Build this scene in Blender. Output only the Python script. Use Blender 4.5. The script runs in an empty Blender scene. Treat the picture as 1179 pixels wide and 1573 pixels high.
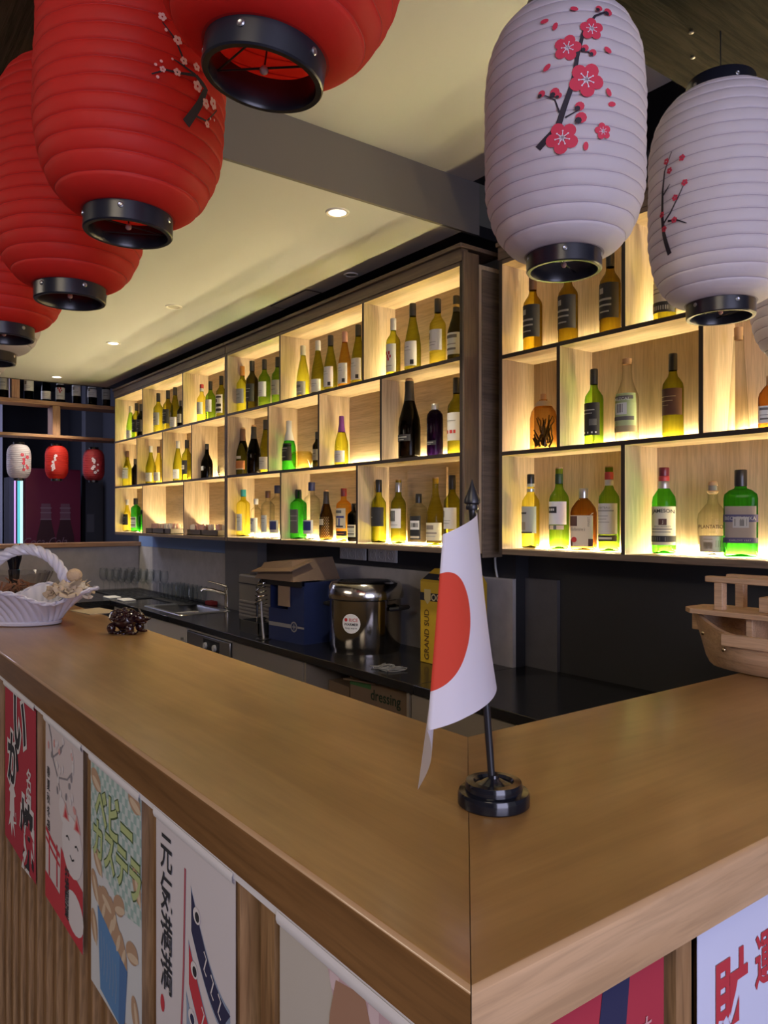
import bpy, math, random
from mathutils import Vector, Matrix

random.seed(7)
PI = math.pi
SC = bpy.context.scene
COL = SC.collection

# ------------------------------------------------------------------ camera
cam_data = bpy.data.cameras.new('camera')
cam = bpy.data.objects.new('camera', cam_data)
COL.objects.link(cam)
cam.location = (0, 0, 1.52)
cam.rotation_euler = (math.radians(90), 0, math.atan2(0.8, 0.6))
cam_data.sensor_fit = 'VERTICAL'
cam_data.sensor_height = 36.0
cam_data.lens = 36.0 * 1172.0 / 1573.0
cam_data.shift_y = 7.5 / 1573.0
cam_data.clip_start = 0.05
SC.camera = cam

# ------------------------------------------------------------------ world and exposure
world = bpy.data.worlds.new('dim_room_air')
SC.world = world
world.use_nodes = True
bg = world.node_tree.nodes['Background']
bg.inputs['Color'].default_value = (0.80, 0.76, 0.78, 1)
bg.inputs['Strength'].default_value = 0.40
SC.view_settings.view_transform = 'Standard'
SC.view_settings.look = 'None'
SC.view_settings.exposure = 0.0
SC.view_settings.gamma = 1.0
SC.view_settings.use_curve_mapping = False
cy = SC.cycles
cy.use_denoising = True
cy.max_bounces = 7
cy.diffuse_bounces = 4
cy.glossy_bounces = 3
cy.transmission_bounces = 4
cy.transparent_max_bounces = 28
cy.caustics_reflective = False
cy.caustics_refractive = False
cy.sample_clamp_indirect = 4.0

LED_POWER = 165.0          # radiance of the shelf strips
LED_COLOR = (1.0, 0.81, 0.45)


def area(name, loc, target, size, size_y, power, color):
    d = bpy.data.lights.new(name, 'AREA')
    d.shape = 'RECTANGLE'
    d.size, d.size_y = size, size_y
    d.energy = power
    d.color = color
    o = bpy.data.objects.new(name, d)
    COL.objects.link(o)
    o.location = loc
    o.rotation_euler = (Vector(target) - Vector(loc)).to_track_quat('-Z', 'Y').to_euler()
    return o


# daylight from the shop window behind and to the right of the camera, and warm fill lamps added in the unseen dining room
area('window_daylight', (3.4, -0.6, 1.7), (-1.0, 0.9, 1.6), 2.6, 2.0, 135, (0.70, 0.70, 1.0))
area('warm_fill_near', (0.6, -1.6, 2.75), (0.3, -0.8, 0.0), 1.2, 1.2, 32, (1.0, 0.84, 0.62))
area('warm_fill_far', (-3.2, -1.8, 2.75), (-3.2, -0.9, 0.0), 1.6, 1.2, 66, (1.0, 0.84, 0.66))
area('next_room_lamp', (-8.2, 0.3, 2.8), (-8.5, 1.6, 1.2), 0.8, 0.8, 30, (0.72, 0.74, 1.0))

# ------------------------------------------------------------------ helpers


class MB:
    """collects geometry and links it as one mesh object"""

    def __init__(self):
        self.v, self.f, self.m = [], [], []

    def add(self, verts, faces, mi=0):
        n = len(self.v)
        self.v += [tuple(p) for p in verts]
        for k, q in enumerate(faces):
            self.f.append(tuple(i + n for i in q))
            self.m.append(mi[k] if isinstance(mi, (list, tuple)) else mi)
        return self

    def box(self, x0, x1, y0, y1, z0, z1, mi=0, front=None, mat=None):
        p = [(x0, y0, z0), (x1, y0, z0), (x1, y1, z0), (x0, y1, z0), (x0, y0, z1), (x1, y0, z1), (x1, y1, z1), (x0, y1, z1)]
        if mat is not None:
            p = [mat @ Vector(q) for q in p]
        f = [(0, 3, 2, 1), (4, 5, 6, 7), (0, 1, 5, 4), (1, 2, 6, 5), (2, 3, 7, 6), (3, 0, 4, 7)]
        ms = [mi, mi, mi if front is None else front, mi, mi, mi]
        return self.add(p, f, ms)

    def lathe(self, prof, seg=24, c=(0, 0, 0), mi=0, n=2.0, ay=1.0, cap=True, mis=None):
        vs, fs, ms = [], [], []
        for r, z in prof:
            for k in range(seg):
                a = 2 * PI * k / seg
                x, y = sq(a, n)
                vs.append((c[0] + r * x, c[1] + r * ay * y, c[2] + z))
        for i in range(len(prof) - 1):
            for k in range(seg):
                k2 = (k + 1) % seg
                fs.append((i * seg + k, i * seg + k2, (i + 1) * seg + k2, (i + 1) * seg + k))
                ms.append(mis[i] if mis else mi)
        if cap:
            if prof[0][0] > 1e-5:
                fs.append(tuple(reversed(range(seg))))
                ms.append(mis[0] if mis else mi)
            if prof[-1][0] > 1e-5:
                b = (len(prof) - 1) * seg
                fs.append(tuple(range(b, b + seg)))
                ms.append(mis[-1] if mis else mi)
        return self.add(vs, fs, ms)

    def tube(self, pts, r, seg=8, mi=0, cap=True):
        pts = [Vector(p) for p in pts]
        n = len(pts)
        vs, fs = [], []
        up = None
        for i, p in enumerate(pts):
            t = (pts[min(i + 1, n - 1)] - pts[max(i - 1, 0)]).normalized()
            if up is None:
                up = Vector((0, 0, 1)) if abs(t.z) < 0.9 else Vector((1, 0, 0))
            a = t.cross(up).normalized()
            b = a.cross(t).normalized()
            up = b
            rr = r[i] if isinstance(r, (list, tuple)) else r
            for k in range(seg):
                w = 2 * PI * k / seg
                vs.append(p + a * (rr * math.cos(w)) + b * (rr * math.sin(w)))
        for i in range(n - 1):
            for k in range(seg):
                k2 = (k + 1) % seg
                fs.append((i * seg + k, (i + 1) * seg + k, (i + 1) * seg + k2, i * seg + k2))
        if cap:
            fs.append(tuple(range(seg)))
            fs.append(tuple(reversed(range((n - 1) * seg, n * seg))))
        return self.add(vs, fs, mi)

    def grid(self, fn, nu, nv, mi=0, wrap=False):
        vs = [fn(i / nu, j / nv) for j in range(nv + 1) for i in range(nu + (0 if wrap else 1))]
        w = nu if wrap else nu + 1
        fs, ms = [], []
        for j in range(nv):
            for i in range(nu):
                i2 = (i + 1) % w if wrap else i + 1
                fs.append((j * w + i, j * w + i2, (j + 1) * w + i2, (j + 1) * w + i))
                ms.append(mi(i / nu, j / nv) if callable(mi) else mi)
        return self.add(vs, fs, ms)

    def ball(self, c, r, seg=12, rings=8, mi=0, sc=(1, 1, 1), rot=None):
        vs, fs = [], []
        for j in range(rings + 1):
            t = PI * j / rings
            for k in range(seg):
                a = 2 * PI * k / seg
                p = Vector((r * sc[0] * math.sin(t) * math.cos(a), r * sc[1] * math.sin(t) * math.sin(a), r * sc[2] * math.cos(t)))
                if rot is not None:
                    p = rot @ p
                vs.append(p + Vector(c))
        for j in range(rings):
            for k in range(seg):
                k2 = (k + 1) % seg
                fs.append((j * seg + k, (j + 1) * seg + k, (j + 1) * seg + k2, j * seg + k2))
        return self.add(vs, fs, mi)

    def mesh(self, name, mats, angle=38):
        me = bpy.data.meshes.new(name)
        me.from_pydata(self.v, [], self.f)
        for q in (mats if isinstance(mats, (list, tuple)) else [mats]):
            me.materials.append(q)
        me.polygons.foreach_set('material_index', self.m)
        me.polygons.foreach_set('use_smooth', [True] * len(self.f))
        me.update()
        try:
            me.set_sharp_from_angle(angle=math.radians(angle))
        except Exception:
            pass
        return me

    def build(self, name, mats, parent=None, bevel=0, angle=38):
        o = bpy.data.objects.new(name, self.mesh(name, mats, angle))
        COL.objects.link(o)
        if parent is not None:
            o.parent = parent
        if bevel:
            b = o.modifiers.new('soft_edge', 'BEVEL')
            b.width = bevel
            b.segments = 2
            b.limit_method = 'ANGLE'
        return o


def sq(a, n):
    c, s = math.cos(a), math.sin(a)
    if n == 2.0:
        return c, s
    e = 2.0 / n
    return math.copysign(abs(c) ** e, c), math.copysign(abs(s) ** e, s)


def place(name, me, parent=None):
    o = bpy.data.objects.new(name, me)
    COL.objects.link(o)
    if parent is not None:
        o.parent = parent
    return o


def tag(o, label, cat, group=None, kind=None):
    o['label'] = label
    o['category'] = cat
    if group:
        o['group'] = group
    if kind:
        o['kind'] = kind
    return o


def thing(name, label, cat, loc=(0, 0, 0), rz=0.0, group=None):
    o = bpy.data.objects.new(name, None)
    COL.objects.link(o)
    o.location = loc
    o.rotation_euler = (0, 0, rz)
    o.empty_display_size = 0.05
    return tag(o, label, cat, group)


def struct(o, label=None, cat=None):
    o['kind'] = 'structure'
    if label:
        o['label'] = label
    if cat:
        o['category'] = cat
    return o


# ------------------------------------------------------------------ materials
MC = {}


def mat(name, col, rough=0.5, metal=0.0, spec=0.5, coat=0.0, emit=0.0, bump=0.0, bscale=40.0, bstretch=(1, 1, 1), vary=0.0, vscale=6.0, trans=0.0):
    if name in MC:
        return MC[name]
    m = bpy.data.materials.new(name)
    MC[name] = m
    m.use_nodes = True
    nt = m.node_tree
    p = nt.nodes['Principled BSDF']
    c4 = (col[0], col[1], col[2], 1)
    p.inputs['Base Color'].default_value = c4
    p.inputs['Roughness'].default_value = rough
    p.inputs['Metallic'].default_value = metal
    p.inputs['Specular IOR Level'].default_value = spec
    p.inputs['Coat Weight'].default_value = coat
    if emit:
        p.inputs['Emission Color'].default_value = c4
        p.inputs['Emission Strength'].default_value = emit
    tc = nt.nodes.new('ShaderNodeTexCoord')
    if bump:
        mp = nt.nodes.new('ShaderNodeMapping')
        mp.inputs['Scale'].default_value = bstretch
        no = nt.nodes.new('ShaderNodeTexNoise')
        no.inputs['Scale'].default_value = bscale
        no.inputs['Detail'].default_value = 4
        b = nt.nodes.new('ShaderNodeBump')
        b.inputs['Strength'].default_value = bump
        b.inputs['Distance'].default_value = 0.004
        nt.links.new(tc.outputs['Object'], mp.inputs['Vector'])
        nt.links.new(mp.outputs['Vector'], no.inputs['Vector'])
        nt.links.new(no.outputs['Fac'], b.inputs['Height'])
        nt.links.new(b.outputs['Normal'], p.inputs['Normal'])
    if vary:
        no = nt.nodes.new('ShaderNodeTexNoise')
        no.inputs['Scale'].default_value = vscale
        no.inputs['Detail'].default_value = 6
        no.inputs['Roughness'].default_value = 0.65
        mx = nt.nodes.new('ShaderNodeMix')
        mx.data_type = 'RGBA'
        mx.inputs['A'].default_value = tuple(x * (1 - vary) for x in col) + (1,)
        mx.inputs['B'].default_value = tuple(min(1, x * (1 + vary)) for x in col) + (1,)
        nt.links.new(tc.outputs['Object'], no.inputs['Vector'])
        nt.links.new(no.outputs['Fac'], mx.inputs['Factor'])
        nt.links.new(mx.outputs['Result'], p.inputs['Base Color'])
    if trans:
        tr = nt.nodes.new('ShaderNodeBsdfTranslucent')
        tr.inputs['Color'].default_value = c4
        mxs = nt.nodes.new('ShaderNodeMixShader')
        mxs.inputs['Fac'].default_value = trans
        out = nt.nodes['Material Output']
        nt.links.new(p.outputs['BSDF'], mxs.inputs[1])
        nt.links.new(tr.outputs['BSDF'], mxs.inputs[2])
        nt.links.new(mxs.outputs['Shader'], out.inputs['Surface'])
    return m


def wood(name, c1, c2, axis='X', rough=0.5, scale=1.0, coat=0.0, fine=0.35, bump=0.08, blotch=0.0, spec=0.5):
    """straight grain running along one axis: stretched noise for the bands, finer noise for the pores"""
    if name in MC:
        return MC[name]
    m = bpy.data.materials.new(name)
    MC[name] = m
    m.use_nodes = True
    nt = m.node_tree
    p = nt.nodes['Principled BSDF']
    p.inputs['Roughness'].default_value = rough
    p.inputs['Coat Weight'].default_value = coat
    p.inputs['Coat Roughness'].default_value = 0.18
    p.inputs['Specular IOR Level'].default_value = spec
    tc = nt.nodes.new('ShaderNodeTexCoord')

    def noise(sl, sw, detail):
        mp = nt.nodes.new('ShaderNodeMapping')
        s = {'X': (sl, sw, sw), 'Y': (sw, sl, sw), 'Z': (sw, sw, sl)}[axis]
        mp.inputs['Scale'].default_value = s
        no = nt.nodes.new('ShaderNodeTexNoise')
        no.inputs['Scale'].default_value = scale
        no.inputs['Detail'].default_value = detail
        no.inputs['Roughness'].default_value = 0.6
        no.inputs['Distortion'].default_value = 0.6
        nt.links.new(tc.outputs['Object'], mp.inputs['Vector'])
        nt.links.new(mp.outputs['Vector'], no.inputs['Vector'])
        return no
    a = noise(1.3, 14, 4)
    b = noise(7.0, 130, 3)
    cr = nt.nodes.new('ShaderNodeValToRGB')
    cr.color_ramp.elements[0].position = 0.36
    cr.color_ramp.elements[1].position = 0.66
    cr.color_ramp.elements[0].color = (*c1, 1)
    cr.color_ramp.elements[1].color = (*c2, 1)
    nt.links.new(a.outputs['Fac'], cr.inputs['Fac'])
    mx = nt.nodes.new('ShaderNodeMix')
    mx.data_type = 'RGBA'
    mx.blend_type = 'MULTIPLY'
    cr2 = nt.nodes.new('ShaderNodeValToRGB')
    cr2.color_ramp.elements[0].position = 0.34
    cr2.color_ramp.elements[1].position = 0.58
    cr2.color_ramp.elements[0].color = (1 - fine, 1 - fine, 1 - fine, 1)
    cr2.color_ramp.elements[1].color = (1, 1, 1, 1)
    nt.links.new(b.outputs['Fac'], cr2.inputs['Fac'])
    mx.inputs['Factor'].default_value = 1.0
    nt.links.new(cr.outputs['Color'], mx.inputs['A'])
    nt.links.new(cr2.outputs['Color'], mx.inputs['B'])
    res = mx.outputs['Result']
    if blotch:
        no = nt.nodes.new('ShaderNodeTexNoise')
        no.inputs['Scale'].default_value = 3.2
        no.inputs['Detail'].default_value = 5
        nt.links.new(tc.outputs['Object'], no.inputs['Vector'])
        cr3 = nt.nodes.new('ShaderNodeValToRGB')
        cr3.color_ramp.elements[0].position = 0.3
        cr3.color_ramp.elements[1].position = 0.7
        cr3.color_ramp.elements[0].color = (1 - blotch, 1 - blotch * 1.1, 1 - blotch * 1.2, 1)
        cr3.color_ramp.elements[1].color = (1, 1, 1, 1)
        nt.links.new(no.outputs['Fac'], cr3.inputs['Fac'])
        m2 = nt.nodes.new('ShaderNodeMix')
        m2.data_type = 'RGBA'
        m2.blend_type = 'MULTIPLY'
        m2.inputs['Factor'].default_value = 1.0
        nt.links.new(res, m2.inputs['A'])
        nt.links.new(cr3.outputs['Color'], m2.inputs['B'])
        res = m2.outputs['Result']
    nt.links.new(res, p.inputs['Base Color'])
    if bump:
        bm = nt.nodes.new('ShaderNodeBump')
        bm.inputs['Strength'].default_value = bump
        bm.inputs['Distance'].default_value = 0.002
        nt.links.new(b.outputs['Fac'], bm.inputs['Height'])
        nt.links.new(bm.outputs['Normal'], p.inputs['Normal'])
    return m


def glass(name, col, edge=None, rough=0.03, refl=0.16):
    """one wall of coloured glass: what lies behind shows through, deeper in tone at grazing angles, with a sharp reflection"""
    if name in MC:
        return MC[name]
    if edge is None:
        edge = tuple(c ** 3.2 for c in col)
    m = bpy.data.materials.new(name)
    MC[name] = m
    m.use_nodes = True
    nt = m.node_tree
    nt.nodes.remove(nt.nodes['Principled BSDF'])
    out = nt.nodes['Material Output']
    lw = nt.nodes.new('ShaderNodeLayerWeight')
    lw.inputs['Blend'].default_value = 0.32
    mx = nt.nodes.new('ShaderNodeMix')
    mx.data_type = 'RGBA'
    mx.inputs['A'].default_value = (*col, 1)
    mx.inputs['B'].default_value = (*edge, 1)
    nt.links.new(lw.outputs['Facing'], mx.inputs['Factor'])
    tr = nt.nodes.new('ShaderNodeBsdfTransparent')
    nt.links.new(mx.outputs['Result'], tr.inputs['Color'])
    gl = nt.nodes.new('ShaderNodeBsdfGlossy')
    gl.inputs['Roughness'].default_value = rough
    fr = nt.nodes.new('ShaderNodeLayerWeight')
    fr.inputs['Blend'].default_value = refl
    geo = nt.nodes.new('ShaderNodeNewGeometry')
    inv = nt.nodes.new('ShaderNodeMath')
    inv.operation = 'SUBTRACT'
    inv.inputs[0].default_value = 1.0
    nt.links.new(geo.outputs['Backfacing'], inv.inputs[1])
    mul = nt.nodes.new('ShaderNodeMath')
    mul.operation = 'MULTIPLY'
    nt.links.new(fr.outputs['Fresnel'], mul.inputs[0])
    nt.links.new(inv.outputs['Value'], mul.inputs[1])
    ms = nt.nodes.new('ShaderNodeMixShader')
    nt.links.new(mul.outputs['Value'], ms.inputs['Fac'])
    nt.links.new(tr.outputs['BSDF'], ms.inputs[1])
    nt.links.new(gl.outputs['BSDF'], ms.inputs[2])
    nt.links.new(ms.outputs['Shader'], out.inputs['Surface'])
    return m


def checks(name, c1, c2, scale):
    m = mat(name, c1, 0.9)
    nt = m.node_tree
    tc = nt.nodes.new('ShaderNodeTexCoord')
    ck = nt.nodes.new('ShaderNodeTexChecker')
    ck.inputs['Color1'].default_value = (*c1, 1)
    ck.inputs['Color2'].default_value = (*c2, 1)
    ck.inputs['Scale'].default_value = scale
    mp = nt.nodes.new('ShaderNodeMapping')
    mp.inputs['Location'].default_value = (0.0003, 0.0003, 0.0003)
    mp.inputs['Scale'].default_value = (1, 0, 1)
    nt.links.new(tc.outputs['Object'], mp.inputs['Vector'])
    nt.links.new(mp.outputs['Vector'], ck.inputs['Vector'])
    nt.links.new(ck.outputs['Color'], nt.nodes['Principled BSDF'].inputs['Base Color'])
    return m


BLACK = mat('black_satin', (0.012, 0.012, 0.015), 0.35)
RING = mat('black_ring_plastic', (0.010, 0.011, 0.018), 0.28)
STEEL = mat('polished_steel', (0.62, 0.60, 0.58), 0.16, 1.0)
BRUSHED = mat('brushed_steel', (0.5, 0.5, 0.5), 0.34, 1.0)
WHITE = mat('white_paper', (0.78, 0.77, 0.74), 0.7)
DARKINK = mat('dark_ink', (0.02, 0.02, 0.025), 0.6)
RED = mat('red_ink', (0.55, 0.03, 0.035), 0.6)

_TXT = {}


def text_geo(s, bold=0.0, shear=0.0):
    """verts (x, y) centred on the text and faces, unit em height"""
    key = (s, bold, shear)
    if key in _TXT:
        return _TXT[key]
    cu = bpy.data.curves.new('lettering_curve', 'FONT')
    cu.body = s
    cu.size = 1.0
    cu.align_x = 'CENTER'
    cu.offset = bold
    cu.shear = shear
    cu.resolution_u = 3
    o = bpy.data.objects.new('lettering_curve', cu)
    COL.objects.link(o)
    dg = bpy.context.evaluated_depsgraph_get()
    me = bpy.data.meshes.new_from_object(o.evaluated_get(dg))
    vs = [(v.co.x, v.co.y) for v in me.vertices]
    fs = [tuple(p.vertices) for p in me.polygons]
    bpy.data.objects.remove(o)
    bpy.data.curves.remove(cu)
    bpy.data.meshes.remove(me)
    if vs:
        xs, ys = [v[0] for v in vs], [v[1] for v in vs]
        cx, cyy = (min(xs) + max(xs)) / 2, (min(ys) + max(ys)) / 2
        vs = [(x - cx, y - cyy) for x, y in vs]
    _TXT[key] = (vs, fs)
    return _TXT[key]


def put_text(mb, fn, s, u, v, size, mi=0, bold=0.0, wscale=1.0, shear=0.0, rot=0.0, maxw=None):
    """adds lettering through fn(u, v) -> point"""
    vs, fs = text_geo(s, bold, shear)
    if not vs:
        return
    if maxw:
        w = max(x for x, y in vs) - min(x for x, y in vs)
        wscale = min(wscale, maxw / (w * size))
    c, sn = math.cos(rot), math.sin(rot)
    pts = []
    for x, y in vs:
        x, y = x * size * wscale, y * size
        pts.append(fn(u + x * c - y * sn, v + x * sn + y * c))
    mb.add(pts, fs, mi)


OAK1, OAK2 = (0.55, 0.41, 0.245), (0.71, 0.56, 0.365)
OAKX = wood('oak_laminate_along', OAK1, OAK2, 'X', 0.5, 1.0, fine=0.22)
OAKZ = wood('oak_laminate_upright', OAK1, OAK2, 'Z', 0.5, 1.0, fine=0.22)
OAKEDGE = mat('shaded_oak_edge', (0.035, 0.024, 0.020), 0.5)  # same oak, with the shade on its front edges put into the colour
CROWN = wood('brown_crown_oak', (0.125, 0.085, 0.06), (0.19, 0.135, 0.095), 'X', 0.5, 1.0, fine=0.3)
CROWNZ = wood('brown_stile_oak', (0.125, 0.085, 0.06), (0.19, 0.135, 0.095), 'Z', 0.5, 1.0, fine=0.3)
BARX = wood('varnished_bar_wood_along', (0.33, 0.172, 0.052), (0.48, 0.270, 0.092), 'X', 0.34, 0.7, coat=0.55, fine=0.08, bump=0.03, blotch=0.30)
BARY = wood('varnished_bar_wood_across', (0.33, 0.172, 0.052), (0.48, 0.270, 0.092), 'Y', 0.34, 0.7, coat=0.55, fine=0.08, bump=0.03, blotch=0.30)
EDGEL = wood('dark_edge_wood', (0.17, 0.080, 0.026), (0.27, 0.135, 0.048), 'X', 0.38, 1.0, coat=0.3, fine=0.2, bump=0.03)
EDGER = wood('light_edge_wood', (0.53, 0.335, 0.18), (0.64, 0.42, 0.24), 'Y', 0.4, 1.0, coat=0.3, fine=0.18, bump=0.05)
EDGE_GLINT = mat('painted_edge_glint', (0.52, 0.33, 0.18), 0.3, coat=0.6)  # highlight along the rounded bar edge, painted as a lighter colour
SLATM = wood('pine_slat', (0.22, 0.11, 0.045), (0.50, 0.30, 0.14), 'Z', 0.45, 1.2, fine=0.4)
PLANKY = wood('dark_stained_plank_y', (0.006, 0.0055, 0.004), (0.040, 0.036, 0.024), 'Y', 0.8, 1.0, fine=0.85, bump=0.8, spec=0.12)
PLANKX = wood('dark_stained_plank_x', (0.018, 0.012, 0.012), (0.04, 0.026, 0.022), 'X', 0.8, 1.0, fine=0.6, bump=0.5, spec=0.12)
RACKW = wood('rack_pine', (0.30, 0.15, 0.08), (0.46, 0.27, 0.15), 'Y', 0.5, 1.0, fine=0.3)
BOATW = wood('boat_pine', (0.48, 0.30, 0.17), (0.62, 0.42, 0.26), 'X', 0.5, 1.6, fine=0.22)
CONCRETE = mat('grey_concrete_panel', (0.50, 0.47, 0.455), 0.6, vary=0.30, vscale=9, bump=0.1, bscale=30)
SLATE = mat('slate_blue_paint', (0.035, 0.038, 0.055), 0.7)
DARKWALL = mat('dark_grey_wall_paint', (0.030, 0.029, 0.030), 0.6, vary=0.15, vscale=3)
CEIL = mat('cream_ceiling_paint', (0.53, 0.54, 0.55), 0.8)
STEPP = mat('grey_step_paint', (0.13, 0.12, 0.115), 0.75)
STONE = mat('black_stone_worktop', (0.012, 0.012, 0.014), 0.18, vary=0.9, vscale=60)
CABW = mat('pale_grey_cabinet', (0.62, 0.585, 0.56), 0.4)
CABB = mat('beige_cabinet', (0.30, 0.255, 0.20), 0.5)
CARD = mat('brown_cardboard', (0.22, 0.145, 0.09), 0.85, vary=0.12)
LEDM = mat('warm_led_strip', LED_COLOR, 0.5, emit=LED_POWER)

# ================================================================== the room
def slab(name, x0, x1, y0, y1, z0, z1, m, bevel=0):
    return struct(MB().box(x0, x1, y0, y1, z0, z1).build(name, m, bevel=bevel))


FLOORM = wood('dark_plank_floor', (0.06, 0.045, 0.035), (0.11, 0.085, 0.065), 'X', 0.4, 1.0)
slab('floor', -11, 4, -5, 2.8, -0.05, 0.0, FLOORM)
slab('wall_back', -7.3, -2.33, 2.47, 2.62, 0, 3.2, mat('charcoal_wall', (0.028, 0.028, 0.034), 0.6))
slab('wall_right', -2.33, 3.0, 2.55, 2.70, 0, 3.2, DARKWALL)
slab('wall_light_block', -11, 4.2, -4.2, -4.05, 0, 3.2, mat('brown_light_block', (0.20, 0.15, 0.11), 0.8))  # unseen rear wall, added to block ambient light from behind the camera
slab('wall_far', -10.4, -10.2, -5, 2.8, 0, 3.2, SLATE)
slab('wall_end', -10.4, -7.3, 2.62, 2.8, 0, 3.2, SLATE)
slab('ceiling', -7.08, -2.336, -3.5, 2.15, 2.70, 2.76, CEIL)
slab('ceiling_upper', -2.32, 3.0, -3.5, 2.20, 2.915, 2.97, CEIL)
slab('ceiling_next_room', -10.4, -7.08, -5, 2.8, 3.1, 3.15, SLATE)
slab('ceiling_step', -2.335, -2.32, -3.5, 2.24, 2.70, 2.93, STEPP)
slab('trim_gap_left', -7.08, -2.335, 2.15, 2.47, 2.702, 2.75, BLACK)
slab('trim_gap_right', -2.32, 3.0, 2.20, 2.55, 2.917, 2.96, BLACK)
slab('trim_gap_end', -7.12, -7.08, -3.5, 2.47, 2.70, 3.1, STEPP)

# half wall at the far end with a wooden ledge
slab('wall_side', -7.22, -7.10, -1.2, 2.47, 0, 1.25, CONCRETE)
slab('trim_ledge', -7.26, -7.04, -1.2, 2.47, 1.25, 1.288, RACKW, 0.004)
# grey splash panels, pillar and blue-lit strip under the shelves
slab('wall_panel', -7.10, -5.16, 2.45, 2.47, 0.86, 1.248, CONCRETE)
slab('trim_blue_lit', -7.10, -5.16, 2.455, 2.47, 1.25, 1.36, mat('blue_lit_band', (0.20, 0.32, 0.62), 0.5))  # bluish light on the wall band, put into its colour
slab('column_left', -5.12, -4.62, 2.40, 2.47, 0.86, 1.36, mat('grey_pillar_paint', (0.16, 0.155, 0.16), 0.5, vary=0.15))
slab('wall_panel_right', -3.93, -2.33, 2.45, 2.47, 0.86, 1.248, CONCRETE)
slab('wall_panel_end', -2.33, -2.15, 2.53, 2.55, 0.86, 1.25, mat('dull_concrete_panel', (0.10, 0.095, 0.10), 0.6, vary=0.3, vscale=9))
slab('column_next_room', -8.9, -8.75, 2.43, 2.62, 0, 3.1, mat('grey_blue_column', (0.075, 0.078, 0.10), 0.7))
slab('wall_next_room', -9.6, -9.45, -2.0, 1.72, 0, 3.1, mat('pale_lavender_wall', (0.42, 0.42, 0.55), 0.7))

# dark planks the lanterns hang from
for nm, lb, bx_, mm in (('ceiling_plank', 'dark stained plank over the right leg of the bar, carrying white lanterns', (-0.985, -0.36, 0.05, 2.55, 2.50, 2.55), PLANKY),
                        ('ceiling_plank', 'dark stained plank over the long leg of the bar, carrying red lanterns', (-7.08, -0.985, 0.05, 0.55, 2.50, 2.55), PLANKX)):
    o = MB().box(*bx_).build(nm, mm, bevel=0.004)
    tag(o, lb, 'plank')
    mb = MB()
    for k in range(3):
        if bx_[0] < -5:
            mb.tube([(-1.4 - 2.5 * k, 0.3, 2.54), (-1.4 - 2.5 * k, 0.3, 2.92)], 0.006, 6)
        else:
            mb.tube([(-0.7, 0.25 + 0.9 * k, 2.54), (-0.7, 0.25 + 0.9 * k, 2.93)], 0.006, 6)
    mb.build('suspension_rod', BLACK, o)
    if bx_[0] > -5:
        mb = MB()
        for x, y in ((-0.905, 1.50), (-0.86, 1.42), (-0.955, 1.62)):
            mb.lathe([(0.004, 0), (0.005, -0.003), (0.0, -0.005)], 10, (x, y, 2.4995))
        mb.build('screw', BRUSHED, o)


# downlights
RIMW = mat('white_lamp_rim', (0.75, 0.73, 0.68), 0.4)
LAMP = mat('lamp_glow', (1.0, 0.93, 0.80), 0.5, emit=9.0)
DIM = mat('lamp_off', (0.34, 0.33, 0.30), 0.4)
for k, (x, y, on, lb) in enumerate(((-2.472, 1.629, 1, 'lit recessed spotlight beside the ceiling step'), (-4.132, 1.626, 0, 'unlit recessed spotlight between two lit ones'),
                                    (-5.245, 1.639, 1, 'lit recessed spotlight above the far shelf unit'), (-6.80, 1.654, 1, 'lit recessed spotlight at the far ceiling edge'),
                                    (-3.068, 2.10, 0, 'small unlit recessed spotlight at the black ceiling gap'))):
    s = 0.75 if k == 4 else 1.0
    t = thing('ceiling_spotlight', lb, 'ceiling light', (x, y, 2.70))
    MB().lathe([(0.032 * s, 0.0), (0.034 * s, -0.004), (0.044 * s, -0.005), (0.047 * s, 0.0)], 28, cap=False).build('rim', RIMW, t)
    MB().lathe([(0.033 * s, -0.0015), (0.0, -0.0025)], 28, cap=False).build('lens', LAMP if on else DIM, t)
    if on:
        d = bpy.data.lights.new('spotlight_beam', 'SPOT')
        d.energy = 44
        d.color = (1.0, 0.88, 0.68)
        d.spot_size = math.radians(95)
        d.spot_blend = 0.6
        d.shadow_soft_size = 0.03
        o = bpy.data.objects.new('spotlight_beam', d)
        COL.objects.link(o)
        o.parent = t
        o.location = (0, 0, -0.02)
t = thing('ceiling_hatch', 'thin dark framed access hatch in the cream ceiling', 'hatch', (-3.6, 2.10, 2.70))
MB().box(-0.19, 0.19, -0.045, 0.04, -0.003, 0.0).build('cover', CEIL, t)
mb = MB()
for b in ((-0.194, 0.194, -0.05, -0.045), (-0.194, 0.194, 0.04, 0.045), (-0.194, -0.19, -0.05, 0.045), (0.19, 0.194, -0.05, 0.045)):
    mb.box(*b, -0.0035, 0.0)
mb.build('frame', BLACK, t)

# ================================================================== shelf units
ROWZ = {3: (1.385, 1.768), 2: (1.775, 2.158), 1: (2.167, 2.545)}


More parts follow.
